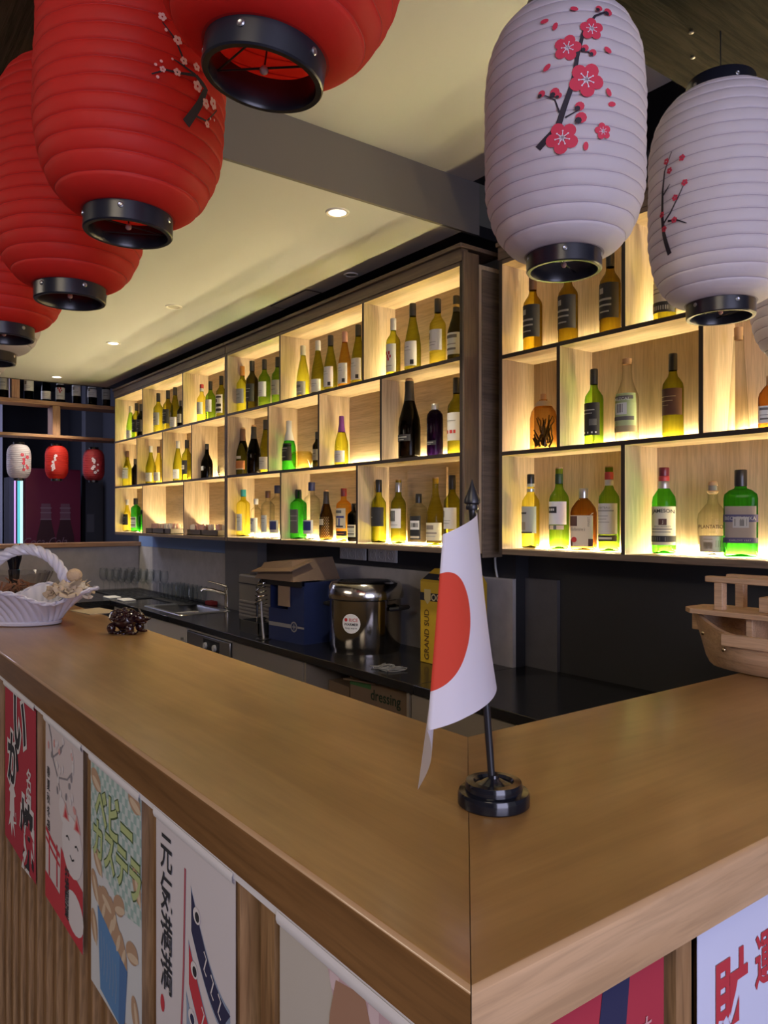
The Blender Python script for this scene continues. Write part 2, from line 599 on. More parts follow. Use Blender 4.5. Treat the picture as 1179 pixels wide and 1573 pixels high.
def shelf_unit(label, x0, x1, yf, div, ywall, backmat, end_panel=False):
    yb = yf + 0.19
    t = thing('shelf_unit', label, 'shelf unit', (0, 0, 0))
    # side panels, boards
    for xa, xb in ((x0, x0 + 0.018), (x1 - 0.018, x1)):
        MB().box(xa, xb, yf, ywall, 1.368, 2.565, 0, 1).build('side_panel', [OAKZ, OAKEDGE], t)
    MB().box(x0 + 0.018, x1 - 0.018, yb, yb + 0.012, 1.368, 2.565).build('back_panel', backmat, t)
    MB().box(x0 + 0.018, x1 - 0.018, yf, yb, 1.368, 1.390, 0, 1).build('shelf_board', [OAKX, CROWN], t)
    for z in (1.776, 2.168):
        MB().box(x0 + 0.018, x1 - 0.018, yf, yb, z - 0.008, z + 0.008, 0, 1).build('shelf_board', [OAKX, OAKEDGE], t)
    MB().box(x0 + 0.018, x1 - 0.018, yf, yb, 2.545, 2.565, 0, 1).build('top_board', [OAKX, CROWN], t)
    MB().box(x0, x1, yf - 0.006, yf + 0.03, 2.562, 2.612, 0).build('crown_board', CROWN, t)
    MB().box(x0, x1 + (0.012 if end_panel else 0.0), yf - 0.022, yb + 0.02, 2.612, 2.63, 0).build('crown_cap', CROWN, t, 0.003)
    for row, xs in div.items():
        z0, z1 = {3: (1.390, 1.768), 2: (1.784, 2.160), 1: (2.176, 2.545)}[row]
        for x in xs:
            MB().box(x - 0.008, x + 0.008, yf, yb, z0, z1, 0, 1).build('divider', [OAKZ, OAKEDGE], t)
        edges = [x0 + 0.018] + list(xs) + [x1 - 0.018]
        for a, b in zip(edges[:-1], edges[1:]):
            MB().box(a + 0.02, b - 0.02, yb - 0.012, yb - 0.001, z0, z0 + 0.007).build('led_strip', LEDM, t)
    if end_panel:
        MB().box(x1, x1 + 0.008, yf, yf + 0.085, 1.36, 2.6).build('end_stile', CROWNZ, t, 0.002)
        MB().box(x1, x1 + 0.008, yf + 0.105, yb + 0.03, 1.35, 2.545).build('end_board', wood('end_board_oak', (0.15, 0.11, 0.075), (0.24, 0.18, 0.125), 'Y', 0.5, 1.0, fine=0.3), t, 0.002)
    return t


shelf_unit('far backlit oak shelf unit beside the wine rack and half wall', -6.742, -4.507, 2.117, {1: [-6.039, -5.214], 2: [-6.174, -5.607, -5.054], 3: [-6.039, -5.196]}, 2.47, OAKX)
shelf_unit('middle backlit oak shelf unit ending beside the flag tip', -4.500, -2.290, 2.117, {1: [-3.803, -2.991], 2: [-3.942, -3.392, -2.848], 3: [-3.795, -3.042]}, 2.47, OAKX, True)
shelf_unit('set back oak shelf unit behind the white lanterns', -2.206, 0.05, 2.24, {1: [-1.611, -0.75], 2: [-1.898, -1.324, -0.6], 3: [-1.613, -0.8]}, 2.55, OAKZ)
# the loose board standing in the bottom niche beside the flag
o = MB().box(-2.86, -2.58, 2.285, 2.297, 1.40, 1.745).build('loose_board', OAKX)
tag(o, 'loose oak board leaning in the bottom niche behind wine bottles', 'board')

# ================================================================== wine rack over the half wall
t = thing('wine_rack', 'reddish pine wine rack above the half wall holding dark bottles', 'rack', (-7.2, 0, 0))
MB().box(-0.12, 0.10, -1.0, 2.47, 2.500, 2.535).build('rack_board', RACKW, t, 0.003)
MB().box(-0.12, 0.10, -1.0, 2.47, 2.215, 2.240).build('rack_board', RACKW, t, 0.003)
for y, z0, z1 in ((1.73, 2.24, 2.50), (0.6, 2.24, 2.50), (1.40, 2.535, 3.10), (-0.2, 2.535, 3.10)):
    MB().box(-0.10, 0.08, y - 0.032, y + 0.032, z0, z1).build('rack_post', wood('rack_post_pine', (0.33, 0.17, 0.10), (0.48, 0.28, 0.17), 'Z', 0.5), t, 0.003)

# ================================================================== next room: drink cooler
t = thing('drink_cooler', 'tall drink cooler with red side panel printed with cola bottles', 'cooler', (-8.6, 1.70, 0))
MB().box(-0.7, -0.01, 0.06, 0.64, 0, 2.03).build('body', mat('cooler_maroon', (0.10, 0.012, 0.03), 0.4), t, 0.01)
pm = mat('cooler_red_panel', (0.16, 0.012, 0.04), 0.35)
pn = MB().box(-0.01, 0.0, 0.09, 0.635, 0.05, 2.02).build('side_panel', pm, t)
mb = MB()
for yc in (0.283, 0.477):
    prof = [(0.095, 1.05), (0.095, 1.22), (0.088, 1.32), (0.062, 1.43), (0.052, 1.48), (0.05, 1.52)]
    L = [(0.0015, yc - r, z) for r, z in prof] + [(0.0015, yc + r, z) for r, z in reversed(prof)]
    mb.add(L, [tuple(range(len(L)))], 0)
    mb.add([(0.002, yc - 0.052, 1.50), (0.002, yc + 0.052, 1.50), (0.002, yc + 0.045, 1.66), (0.002, yc - 0.045, 1.66)], [(0, 1, 2, 3)], 1)
    for z in (1.49, 1.56, 1.61):
        mb.add([(0.0025, yc - 0.056, z), (0.0025, yc + 0.056, z), (0.0025, yc + 0.056, z + 0.009), (0.0025, yc - 0.056, z + 0.009)], [(0, 1, 2, 3)], 2)
mb.build('printed_bottles', [mat('cola_brown', (0.045, 0.008, 0.014), 0.4), mat('bottle_neck_print', (0.17, 0.07, 0.10), 0.4), mat('neck_ring_print', (0.28, 0.18, 0.22), 0.4)], t)
mb = MB()
put_text(mb, lambda u, v: (0.0035, u, v), 'Coca-Cola', 0.28, 1.26, 0.12, 0, 0.0, 0.85, 0.35)
mb.build('lettering', mat('faded_script_print', (0.24, 0.13, 0.17), 0.5), t)
MB().box(-0.66, -0.03, 0.0, 0.055, 0.1, 1.95).build('glass_door', glass('cooler_glass', (0.75, 0.85, 0.9)), t)
MB().box(-0.03, 0.0, 0.03, 0.058, 0.1, 1.93).build('lamp_strip', mat('cold_led_strip', (0.62, 0.95, 0.95), 0.5, emit=0.9), t)
MB().box(-0.03, 0.002, 0.012, 0.03, 0.1, 1.93).build('lamp_strip', mat('teal_led_strip', (0.12, 0.60, 0.62), 0.5, emit=0.9), t)
MB().box(-0.03, 0.002, -0.02, -0.008, 0.1, 1.93).build('lamp_strip', mat('pink_led_strip', (0.75, 0.4, 0.85), 0.5, emit=0.7), t)
o = MB().box(-8.749, -8.742, 2.44, 2.52, 1.35, 1.55).build('wall_plate', mat('grey_plate', (0.14, 0.14, 0.18), 0.5))
tag(o, 'small grey plate on the column beside the drink cooler', 'plate')

# ================================================================== bottles
# body profiles for a bottle one unit tall: (radius, height); n = cross-section power, ay = depth / width
KIND = {
    'bordeaux': dict(p=[(.104, .0), (.119, .014), (.12, .05), (.12, .60), (.113, .645), (.086, .69), (.058, .73), (.048, .765), (.0455, .82), (.0455, .985)], cap=(.80, 1.0, .050)),
    'hock': dict(p=[(.10, .0), (.117, .014), (.118, .05), (.119, .33), (.115, .42), (.098, .54), (.076, .65), (.056, .75), (.0455, .83), (.0455, .985)], cap=(.82, 1.0, .050)),
    'burgundy': dict(p=[(.115, .0), (.133, .014), (.134, .05), (.134, .40), (.126, .48), (.098, .58), (.068, .68), (.051, .76), (.046, .82), (.046, .985)], cap=(.83, 1.0, .050)),
    'fat': dict(p=[(.14, .0), (.165, .014), (.168, .05), (.168, .42), (.15, .52), (.10, .62), (.064, .70), (.054, .78), (.05, .985)], cap=(.84, 1.0, .056)),
    'champagne': dict(p=[(.115, .0), (.136, .016), (.139, .05), (.139, .40), (.128, .50), (.097, .61), (.068, .71), (.053, .79), (.05, .90), (.05, .96)], cap=(.72, .965, .056)),
    'vodka': dict(p=[(.12, .0), (.142, .012), (.144, .05), (.144, .66), (.135, .71), (.09, .755), (.058, .78), (.052, .82), (.052, .98)], cap=(.85, 1.0, .06)),
    'vodkaneck': dict(p=[(.12, .0), (.135, .012), (.137, .05), (.137, .50), (.128, .57), (.085, .68), (.062, .76), (.055, .85), (.058, .96)], cap=(.955, 1.0, .062)),
    'gin': dict(p=[(.13, .0), (.142, .012), (.145, .05), (.145, .68), (.135, .73), (.075, .79), (.058, .81), (.056, .97)], cap=(.82, 1.0, .062), n=3.6),
    'flask': dict(p=[(.165, .0), (.18, .012), (.182, .04), (.182, .67), (.172, .72), (.12, .765), (.07, .785), (.062, .81), (.062, .98)], cap=(.81, 1.0, .068), n=4.0, ay=0.55),
    'square': dict(p=[(.185, .0), (.20, .012), (.203, .04), (.203, .60), (.185, .68), (.11, .79), (.068, .83), (.066, .98)], cap=(.84, 1.0, .074), n=4.0, ay=0.6),
    'jameson': dict(p=[(.118, .0), (.132, .012), (.134, .05), (.134, .60), (.124, .66), (.085, .72), (.062, .76), (.052, .86), (.05, .98)], cap=(.74, 1.0, .0665)),
    'decanter': dict(p=[(.15, .0), (.17, .02), (.185, .2), (.195, .48), (.18, .56), (.12, .64), (.07, .70), (.06, .76), (.06, .82)], cap=(.82, 1.0, .06)),
    'jug': dict(p=[(.20, .0), (.236, .02), (.238, .06), (.238, .56), (.215, .68), (.15, .78), (.09, .84), (.07, .87), (.07, .90)], cap=(.88, 1.0, .058)),
    'cone': dict(p=[(.085, .0), (.098, .01), (.096, .05), (.074, .40), (.048, .82), (.046, .92)], cap=(.90, 1.0, .044)),
    'smooth': dict(p=[(.13, .0), (.150, .012), (.152, .05), (.155, .72), (.146, .80), (.105, .865), (.064, .89), (.06, .98)], cap=(.89, 1.0, .07)),
}
GLASS = {
    'O': (.66, .68, .20), 'G': (.56, .78, .24), 'Y': (.86, .84, .34), 'D': (.17, .17, .06), 'B': (.035, .032, .035), 'K': (.26, .20, .09),
    'E': (.20, .66, .18), 'E2': (.30, .78, .20), 'C': (.985, .985, .95), 'A': (.66, .42, .17), 'A2': (.62, .54, .14), 'P': (.10, .05, .22), 'T': (.99, .78, .34), 'R': (.82, .66, .28), 'J': (.80, .64, .38),
}
CAPC = {'cream': (.62, .58, .42), 'white': (.72, .70, .66), 'black': (.018, .018, .02), 'brown': (.12, .055, .03), 'amber': (.62, .26, .04), 'pink': (.62, .34, .25),
        'purple': (.16, .04, .24), 'silver': (.55, .54, .52), 'teal': (.04, .34, .36), 'navy': (.02, .03, .11), 'maroon': (.16, .02, .03), 'cork': (.50, .30, .15), 'redwhite': (.45, .05, .05),
        'whitefoil': (.66, .65, .60), 'clear': (.7, .7, .68), 'gold': (.62, .42, .12), 'greenfoil': (.025, .06, .03)}
PAPER = {'w': (.74, .73, .70), 'g': (.36, .36, .33), 'k': (.02, .02, .022), 'o': (.62, .22, .06), 'n': (.03, .05, .22), 'cr': (.72, .66, .46), 'r': (.52, .04, .04),
         'br': (.10, .045, .03), 'gn': (.50, .62, .30), 'fr': (.80, .84, .76), 'bw': (.72, .62, .44), 'dg': (.14, .14, .13), 'ta': (.26, .22, .17), 'dn': (.05, .045, .11), 'tr': (.45, .37, .20)}
# label patches: (z0, z1, half angle in degrees, paper, prints[(x0, x1, y0, y1, paper)]) x in -1..1 across, y in 0..1 upward
LAB = {
    'lowwhite': [(.07, .30, 75, 'w', [(-.6, .5, .62, .66, 'g'), (-.5, .3, .45, .48, 'g')])],
    'lowgrey': [(.08, .33, 72, 'g', [(-.4, .4, .55, .75, 'dg'), (-.5, .5, .2, .25, 'w')])],
    'highwhite': [(.10, .45, 70, 'w', [(-.6, .2, .75, .78, 'g'), (-.6, .4, .62, .64, 'g'), (.35, .7, .06, .24, 'k')])],
    'white': [(.24, .54, 70, 'w', [(-.7, -.3, .55, .85, 'ta'), (-.6, .4, .38, .41, 'g'), (-.6, .3, .25, .28, 'g')])],
    'grey': [(.22, .52, 70, 'g', [(-.5, .4, .6, .66, 'dg'), (-.5, .4, .35, .39, 'dg')])],
    'dark': [(.20, .54, 74, 'k', [(-.5, .5, .7, .74, 'g'), (-.4, .4, .55, .57, 'g'), (-.3, .3, .2, .24, 'g')])],
    'stripes': [(.14, .56, 70, 'w', [(-.8, .8, .82, .92, 'k'), (-.8, .1, .58, .76, 'k'), (-.2, .8, .34, .50, 'k'), (-.8, .8, .10, .24, 'k')])],
    'oval': [(.16, .50, 62, 'k', [(-.5, .5, .35, .65, 'bw'), (-.3, .3, .42, .58, 'k')])],
    'spot': [(.24, .36, 24, 'w', [])],
    'pale': [(.12, .44, 62, 'fr', [(-.7, .7, .75, .9, 'dg'), (-.6, .6, .45, .5, 'g'), (-.6, .6, .2, .3, 'dg')])],
    'crest': [(.10, .56, 66, 'w', [(-.45, -.2, .62, .74, 'r'), (.0, .25, .62, .74, 'r'), (-.2, .05, .50, .62, 'r'), (.2, .4, .5, .6, 'r'), (-.1, .15, .40, .50, 'r'), (-.5, .5, .2, .23, 'g')])],
    'orange': [(.12, .30, 74, 'o', [(-.8, .8, .0, .12, 'bw')]), (.34, .40, 40, 'bw', [])],
    'script': [(.22, .30, 50, 'k', [(-.7, .6, .5, .66, 'g'), (-.5, .3, .15, .25, 'g')])],
    'redmark': [(.18, .54, 66, 'w', [(-.6, -.3, .26, .38, 'r'), (-.1, .2, .26, .38, 'r'), (.3, .5, .26, .38, 'r'), (-.6, .5, .7, .73, 'g')])],
    'frost': [(.12, .48, 45, 'fr', [(-.6, .6, .78, .82, 'g'), (-.5, .5, .55, .57, 'g')])],
    'block': [(.12, .50, 70, 'fr', [])],
    'navylow': [(.10, .34, 60, 'fr', [(-.75, .75, .25, .9, 'n')])],
    'emboss': [(.12, .60, 40, 'dg', [(-.6, .6, .7, .74, 'g'), (-.6, .6, .5, .54, 'g')])],
    'spots': [(.30, .42, 26, 'cr', [])],
    'ship': [(.10, .19, 70, 'k', [(-.7, .7, .4, .55, 'o')]), (.24, .62, 62, 'cr', [(-.75, .8, .52, .62, 'n'), (-.5, -.3, .12, .5, 'n'), (.1, .3, .1, .5, 'n'), (-.75, .7, .06, .14, 'k'), (-.7, .5, .76, .9, 'dg')])],
    'darkwide': [(.26, .56, 84, 'k', [(-.8, -.1, .45, .50, 'g')])],
    'photo': [(.24, .54, 62, 'w', [(-.7, .3, .35, .9, 'dg'), (-.3, .2, .5, .8, 'g'), (-.6, .6, .15, .18, 'g')])],
    'ginlabel': [(.10, .56, 52, 'k', [(-.7, .7, .42, .80, 'w'), (-.5, .5, .52, .70, 'dg'), (-.7, .7, .05, .14, 'bw')])],
    'cream': [(.07, .33, 84, 'cr', [(-.35, .35, .62, .86, 'ta'), (-.6, .6, .38, .46, 'ta'), (-.5, .5, .22, .25, 'g')])],
    'bigblack': [(.20, .60, 78, 'k', [(-.45, -.1, .70, .86, 'g'), (-.55, .45, .50, .56, 'g'), (-.55, .45, .34, .39, 'g'), (-.4, .3, .16, .20, 'g')])],
    'blackband': [(.12, .46, 84, 'bw', [(-1, 1, .0, .34, 'k'), (-.5, .5, .08, .22, 'g'), (-.6, .6, .62, .66, 'ta'), (-.5, .3, .76, .79, 'ta')])],
    'blacksquare': [(.13, .55, 66, 'k', [(-.7, .5, .76, .80, 'g'), (-.7, .3, .66, .69, 'g'), (.0, .7, .3, .5, 'dg'), (-.6, -.45, .06, .11, 'w'), (-.2, -.05, .06, .11, 'w'), (.2, .35, .06, .11, 'w'), (.55, .7, .06, .11, 'w')])],
    'greenlabel': [(.12, .58, 78, 'gn', [(-.75, .75, .84, .93, 'dg'), (-.5, .35, .45, .75, 'fr'), (-.35, .1, .5, .72, 'dg'), (-.8, .8, .3, .40, 'dg'), (-.95, .95, .0, .16, 'tr'), (-.7, -.5, .03, .12, 'k')])],
    'brownwide': [(.27, .58, 80, 'br', [(-.6, .5, .68, .71, 'tr'), (-.6, .3, .52, .55, 'tr'), (-.5, .0, .36, .38, 'tr')])],
    'elephant': [(.20, .56, 72, 'g', [(-.8, .1, .72, .78, 'k'), (-.6, .0, .12, .42, 'ta'), (-.9, .6, .0, .05, 'k')])],
    'whiteoval': [(.30, .58, 78, 'w', [(-.7, .25, .50, .78, 'k'), (-.5, .1, .60, .70, 'w')]), (.24, .29, 60, 'bw', [(-.8, -.5, 0, 1, 'dg'), (.0, .3, 0, 1, 'dg')])],
    'whitenote': [(.20, .56, 78, 'w', [(-.7, .7, .74, .78, 'g'), (-.7, .3, .58, .60, 'g'), (-.7, .2, .48, .50, 'g'), (-.7, .4, .38, .40, 'g')]), (.12, .185, 74, 'k', [(-.7, .6, .3, .7, 'w')])],
    'whisky': [(.06, .56, 55, 'bw', [(-.98, -.1, .66, .98, 'br'), (-.98, -.5, .0, .22, 'br'), (.35, .98, .0, .25, 'br')])],
    'jameson': [(.10, .545, 76, 'cr', [(-1, 1, .08, .24, 'k'), (-.9, .3, .11, .21, 'dg'), (-.25, .25, .52, .68, 'br'), (-.8, .6, .40, .425, 'dg'), (-.8, .5, .33, .35, 'dg')])],
    'plantation': [(.05, .27, 60, 'tr', [(-.9, .9, .05, .95, 'bw'), (-.6, .0, .2, .8, 'tr'), (.2, .7, .3, .7, 'tr')]), (.83, .93, 60, 'ta', [])],
    'becher': [(.17, .58, 52, 'ta', [(-.2, .25, .40, .70, 'g'), (-.12, .15, .45, .65, 'dg')])],
    'none': [],
}
_ME = {}


def pm_(key):
    return mat('label_paper_' + key, PAPER[key], 0.65)


def prof_r(kind, z):
    p = KIND[kind]['p']
    for (r0, z0), (r1, z1) in zip(p[:-1], p[1:]):
        if z0 <= z <= z1:
            return r0 + (r1 - r0) * (z - z0) / max(1e-6, z1 - z0)
    return p[-1][0]


def on_bottle(kind, a, z, off):
    k = KIND[kind]
    x, y = sq(a, k.get('n', 2.0))
    r = prof_r(kind, z) + off
    return (r * x, r * k.get('ay', 1.0) * y - (off * .6 if 'ay' in k else 0), z)


def chord(kind, x, z, off):
    """front point of the bottle at sideways distance x"""
    k = KIND[kind]
    r = prof_r(kind, z)
    t = max(-1, min(1, x / r))
    c = math.copysign(abs(t) ** (k.get('n', 2.0) / 2.0), t)
    return on_bottle(kind, -math.acos(max(-1, min(1, c))), z, off)


def bottle_mesh(kind, g):
    key = ('body', kind, g)
    if key not in _ME:
        k = KIND[kind]
        p = k['p']
        # finer rings so that curves stay round
        prof = []
        for (r0, z0), (r1, z1) in zip(p[:-1], p[1:]):
            n = 3 if abs(r1 - r0) > .008 and z0 > .3 else 1
            for i in range(n):
                s = i / n
                prof.append((r0 + (r1 - r0) * s, z0 + (z1 - z0) * s))
        prof.append(p[-1])
        mis = [1] + [0] * (len(prof) - 2)
        mb = MB().lathe([(0.0, .035), (p[0][0] * .75, .012)] + prof, 28, (0, 0, 0), 0, k.get('n', 2.0), k.get('ay', 1.0), False, [1, 1, 1] + [0] * (len(prof) - 1))
        col = GLASS[g]
        _ME[key] = mb.mesh('bottle_body', [glass('glass_' + g, col, (.56, .56, .47) if g == 'C' else None), glass('glass_base_' + g, tuple(c * .35 for c in col))], 60)
    return _ME[key]


def cap_parts(kind, cap):
    """list of (name, mesh)"""
    key = ('cap', kind, cap)
    if key in _ME:
        return _ME[key]
    z0, z1, r = KIND[kind]['cap']
    out = []

    def foil(name, za, zb, c, ra=r, metal=0.0, rough=.4):
        lo = max(ra, prof_r(kind, za) + .002)
        out.append((name, MB().lathe([(lo, za), (max(ra, prof_r(kind, (za + zb) / 2) + .002), (za + zb) / 2), (ra, zb - .008), (ra * .9, zb), (0, zb)], 20, cap=False).mesh(name, mat('cap_' + c, CAPC[c], rough, metal), 50)))
    base = cap
    if kind == 'champagne' and cap not in ('whitefoil', 'purple'):
        out.append(('stopper', MB().lathe([(.042, .955), (.05, .965), (.05, .985), (.035, 1.0), (0, 1.0)], 16, cap=False).mesh('stopper', mat('cap_cork', CAPC['cork'], .7))))
    if cap == 'blackband':
        foil('foil', z0, z1, 'black')
        out.append(('neck_band', MB().lathe([(.060, .75), (.058, .79)], 20, cap=False).mesh('neck_band', mat('cap_whitefoil', CAPC['whitefoil']))))
    elif cap in ('banded', 'blackband2'):
        foil('capsule', .86, z1, 'black')
        out.append(('neck_band', MB().lathe([(r + .001, .83), (r + .001, .87)], 20, cap=False).mesh('neck_band', mat('cap_gold' if cap == 'banded' else 'cap_cream', CAPC['gold' if cap == 'banded' else 'cream']))))
        if cap == 'banded':
            foil('capsule', .76, .83, 'black', r)
        else:
            out.append(('neck_label', MB().lathe([(r + .0005, .76), (r, .80)], 20, cap=False).mesh('neck_label', mat('cap_silver', CAPC['silver']))))
    elif cap == 'redwhite':
        foil('capsule', .90, z1, 'redwhite')
        foil('capsule', .82, .90, 'white')
    elif cap in ('cork', 'corktall', 'corkfoil', 'corkred', 'corktop'):
        zc = {'cork': .93, 'corktall': .92, 'corkfoil': .95, 'corkred': .93, 'corktop': .955}[cap]
        if kind in ('cone', 'jug', 'square'):
            zc = z0 + .0
        out.append(('cork', MB().lathe([(r * .84, zc - .02), (r * .92, 1.0), (0, 1.0)], 16, cap=False).mesh('cork', mat('cap_cork', CAPC['cork'], .8, bump=.3, bscale=300))))
        if cap == 'corkred':
            foil('capsule', .84, .93, 'redwhite')
            foil('capsule', .77, .84, 'white')
        if cap == 'corktall':
            foil('capsule', .80, .92, 'greenfoil')
        if cap == 'corkfoil':
            foil('capsule', .80, .95, 'silver')
        if kind == 'jug':
            out.append(('neck_cover', MB().lathe([(.075, .875), (.11, .86), (.16, .79), (.165, .77)], 18, cap=False).mesh('neck_cover', mat('paper_cover', (.55, .45, .30), .8, bump=.4, bscale=60))))
    elif cap == 'stopper':
        out.append(('stopper', MB().lathe([(.045, .815), (.075, .85), (.05, .885), (.04, .90), (.062, .94), (.055, .98), (0, 1.0)], 18, cap=False).mesh('stopper', mat('cap_cork', CAPC['cork'], .7))))
    elif cap == 'redcap':
        foil('capsule', .90, z1, 'maroon', .06)
        foil('capsule', .84, .90, 'redwhite', .061)
        foil('capsule', .755, .84, 'silver', .062)
    elif cap == 'whitefoil':
        foil('foil', .60, z1 + .03, 'whitefoil', .058)
    elif cap == 'purple':
        foil('foil', .68, 1.0, 'purple', .05)
    else:
        metal = .8 if base == 'silver' else 0.0
        foil('capsule' if kind in ('bordeaux', 'hock', 'burgundy', 'champagne') else 'cap', z0, z1, base, r, metal, .3)
    _ME[key] = out
    return out


def label_mesh(kind, lab):
    key = ('lab', kind, lab)
    if key in _ME:
        return _ME[key]
    out = []
    for z0, z1, ha, paper, prints in LAB[lab]:
        names, mats_ = {}, []

        def mi(k):
            if k not in names:
                names[k] = len(mats_)
                mats_.append(pm_(k))
            return names[k]
        h = math.radians(ha)
        mb = MB()
        oval = lab == 'oval'

        def patch(x0, x1, y0, y1, off, m_):
            n = max(2, int(abs(x1 - x0) * 7))
            mb.grid(lambda u, v: on_bottle(kind, -PI / 2 + h * (x0 + (x1 - x0) * u), z0 + (z1 - z0) * (y0 + (y1 - y0) * v), off), n, 3, m_)
        patch(-1, 1, 0, 1, .003, mi(paper))
        for x0, x1, y0, y1, pk in prints:
            patch(x0, x1, y0, y1, .0055, mi(pk))

        def fn(u, v):
            return chord(kind, u, v, .008)
        if lab == 'jameson':
            put_text(mb, lambda u, v: chord(kind, u, v - .9 * (u ** 2), .008), 'JAMESON', 0.0, .490, .060, mi('k'), .012, 1.0, maxw=.235)
            put_text(mb, fn, 'J', 0.0, .365, .05, mi('cr'))
            put_text(mb, fn, 'IRISH WHISKEY', 0.0, .315, .026, mi('dg'), maxw=.19)
        elif lab == 'plantation' and z0 < .5:
            put_text(mb, fn, 'PLANTATION', 0.0, .385, .066, mi('br'), .018, maxw=.33)
            put_text(mb, fn, 'RUM', 0.0, .31, .035, mi('tr'))
        elif lab == 'becher':
            for zz, hh in ((.40, .085), (.16, .06)):
                pts = [chord(kind, -.178 + .356 * i / 14, zz + hh * j, .005) for j in (0, 1) for i in range(15)]
                mb.add(pts, [(i, i + 1, i + 16, i + 15) for i in range(14)], mi('dn'))
            put_text(mb, fn, 'BECHEROVKA', 0.0, .442, .058, mi('g'), .01, maxw=.31)
            put_text(mb, fn, 'KARLOVY VARY', 0.0, .19, .032, mi('g'), maxw=.22)
        elif lab == 'whisky':
            put_text(mb, fn, "Ballantine's", -.05, .34, .075, mi('ta'), .0, 1.0, .35, maxw=.24)
            put_text(mb, lambda u, v: fn(u, v), 'FINEST', .12, .46, .05, mi('ta'), 0, 1, 0, PI / 2)
            vs = [(-.20, .37), (-.02, .37), (.17, .60), (.19, .60), (-.02, .345), (-.20, .345)]
            mb.add([chord(kind, x, z, .0075) for x, z in vs], [(0, 1, 4, 5), (1, 2, 3, 4)], mi('cr'))
            mb.add([chord(kind, -.11 + .045 * math.cos(k * PI / 6), .17 + .045 * math.sin(k * PI / 6), .0085) for k in range(12)], [tuple(range(12))], mi('r'))
        elif lab == 'block':
            for k, s in enumerate(('VOD', 'KA')):
                put_text(mb, fn, s, -.02, .44 - .07 * k, .075, mi('n'), .03)
            put_text(mb, fn, 'vodka', 0, .2, .05, mi('g'))
        elif lab == 'whitenote':
            put_text(mb, fn, 'CHATEAU', -.01, .51, .035, mi('dg'), maxw=.16)
        elif lab == 'greenlabel':
            put_text(mb, fn, 'MEZCAL', 0, .51, .05, mi('fr'), .01, maxw=.2)
        if lab == 'darkwide':
            pass
        out.append(('label', mb.mesh('label', mats_, 70)))
    if lab == 'spots':
        mb = MB()
        for i in range(9):
            for j in range(14):
                a = -PI / 2 + (i - 4 + .5 * (j % 2)) * .27
                z = .06 + .03 * j
                if abs(a + PI / 2) < .5 and .28 < z < .45:
                    continue
                p = [on_bottle(kind, a + .05 * math.cos(q), z + .007 * math.sin(q), .003) for q in (0, PI / 2, PI, 3 * PI / 2)]
                mb.add(p, [(0, 1, 2, 3)], 0)
        out.append(('dot_print', mb.mesh('dot_print', mat('pale_dots', (.55, .48, .25), .5))))
    _ME[key] = out
    return out


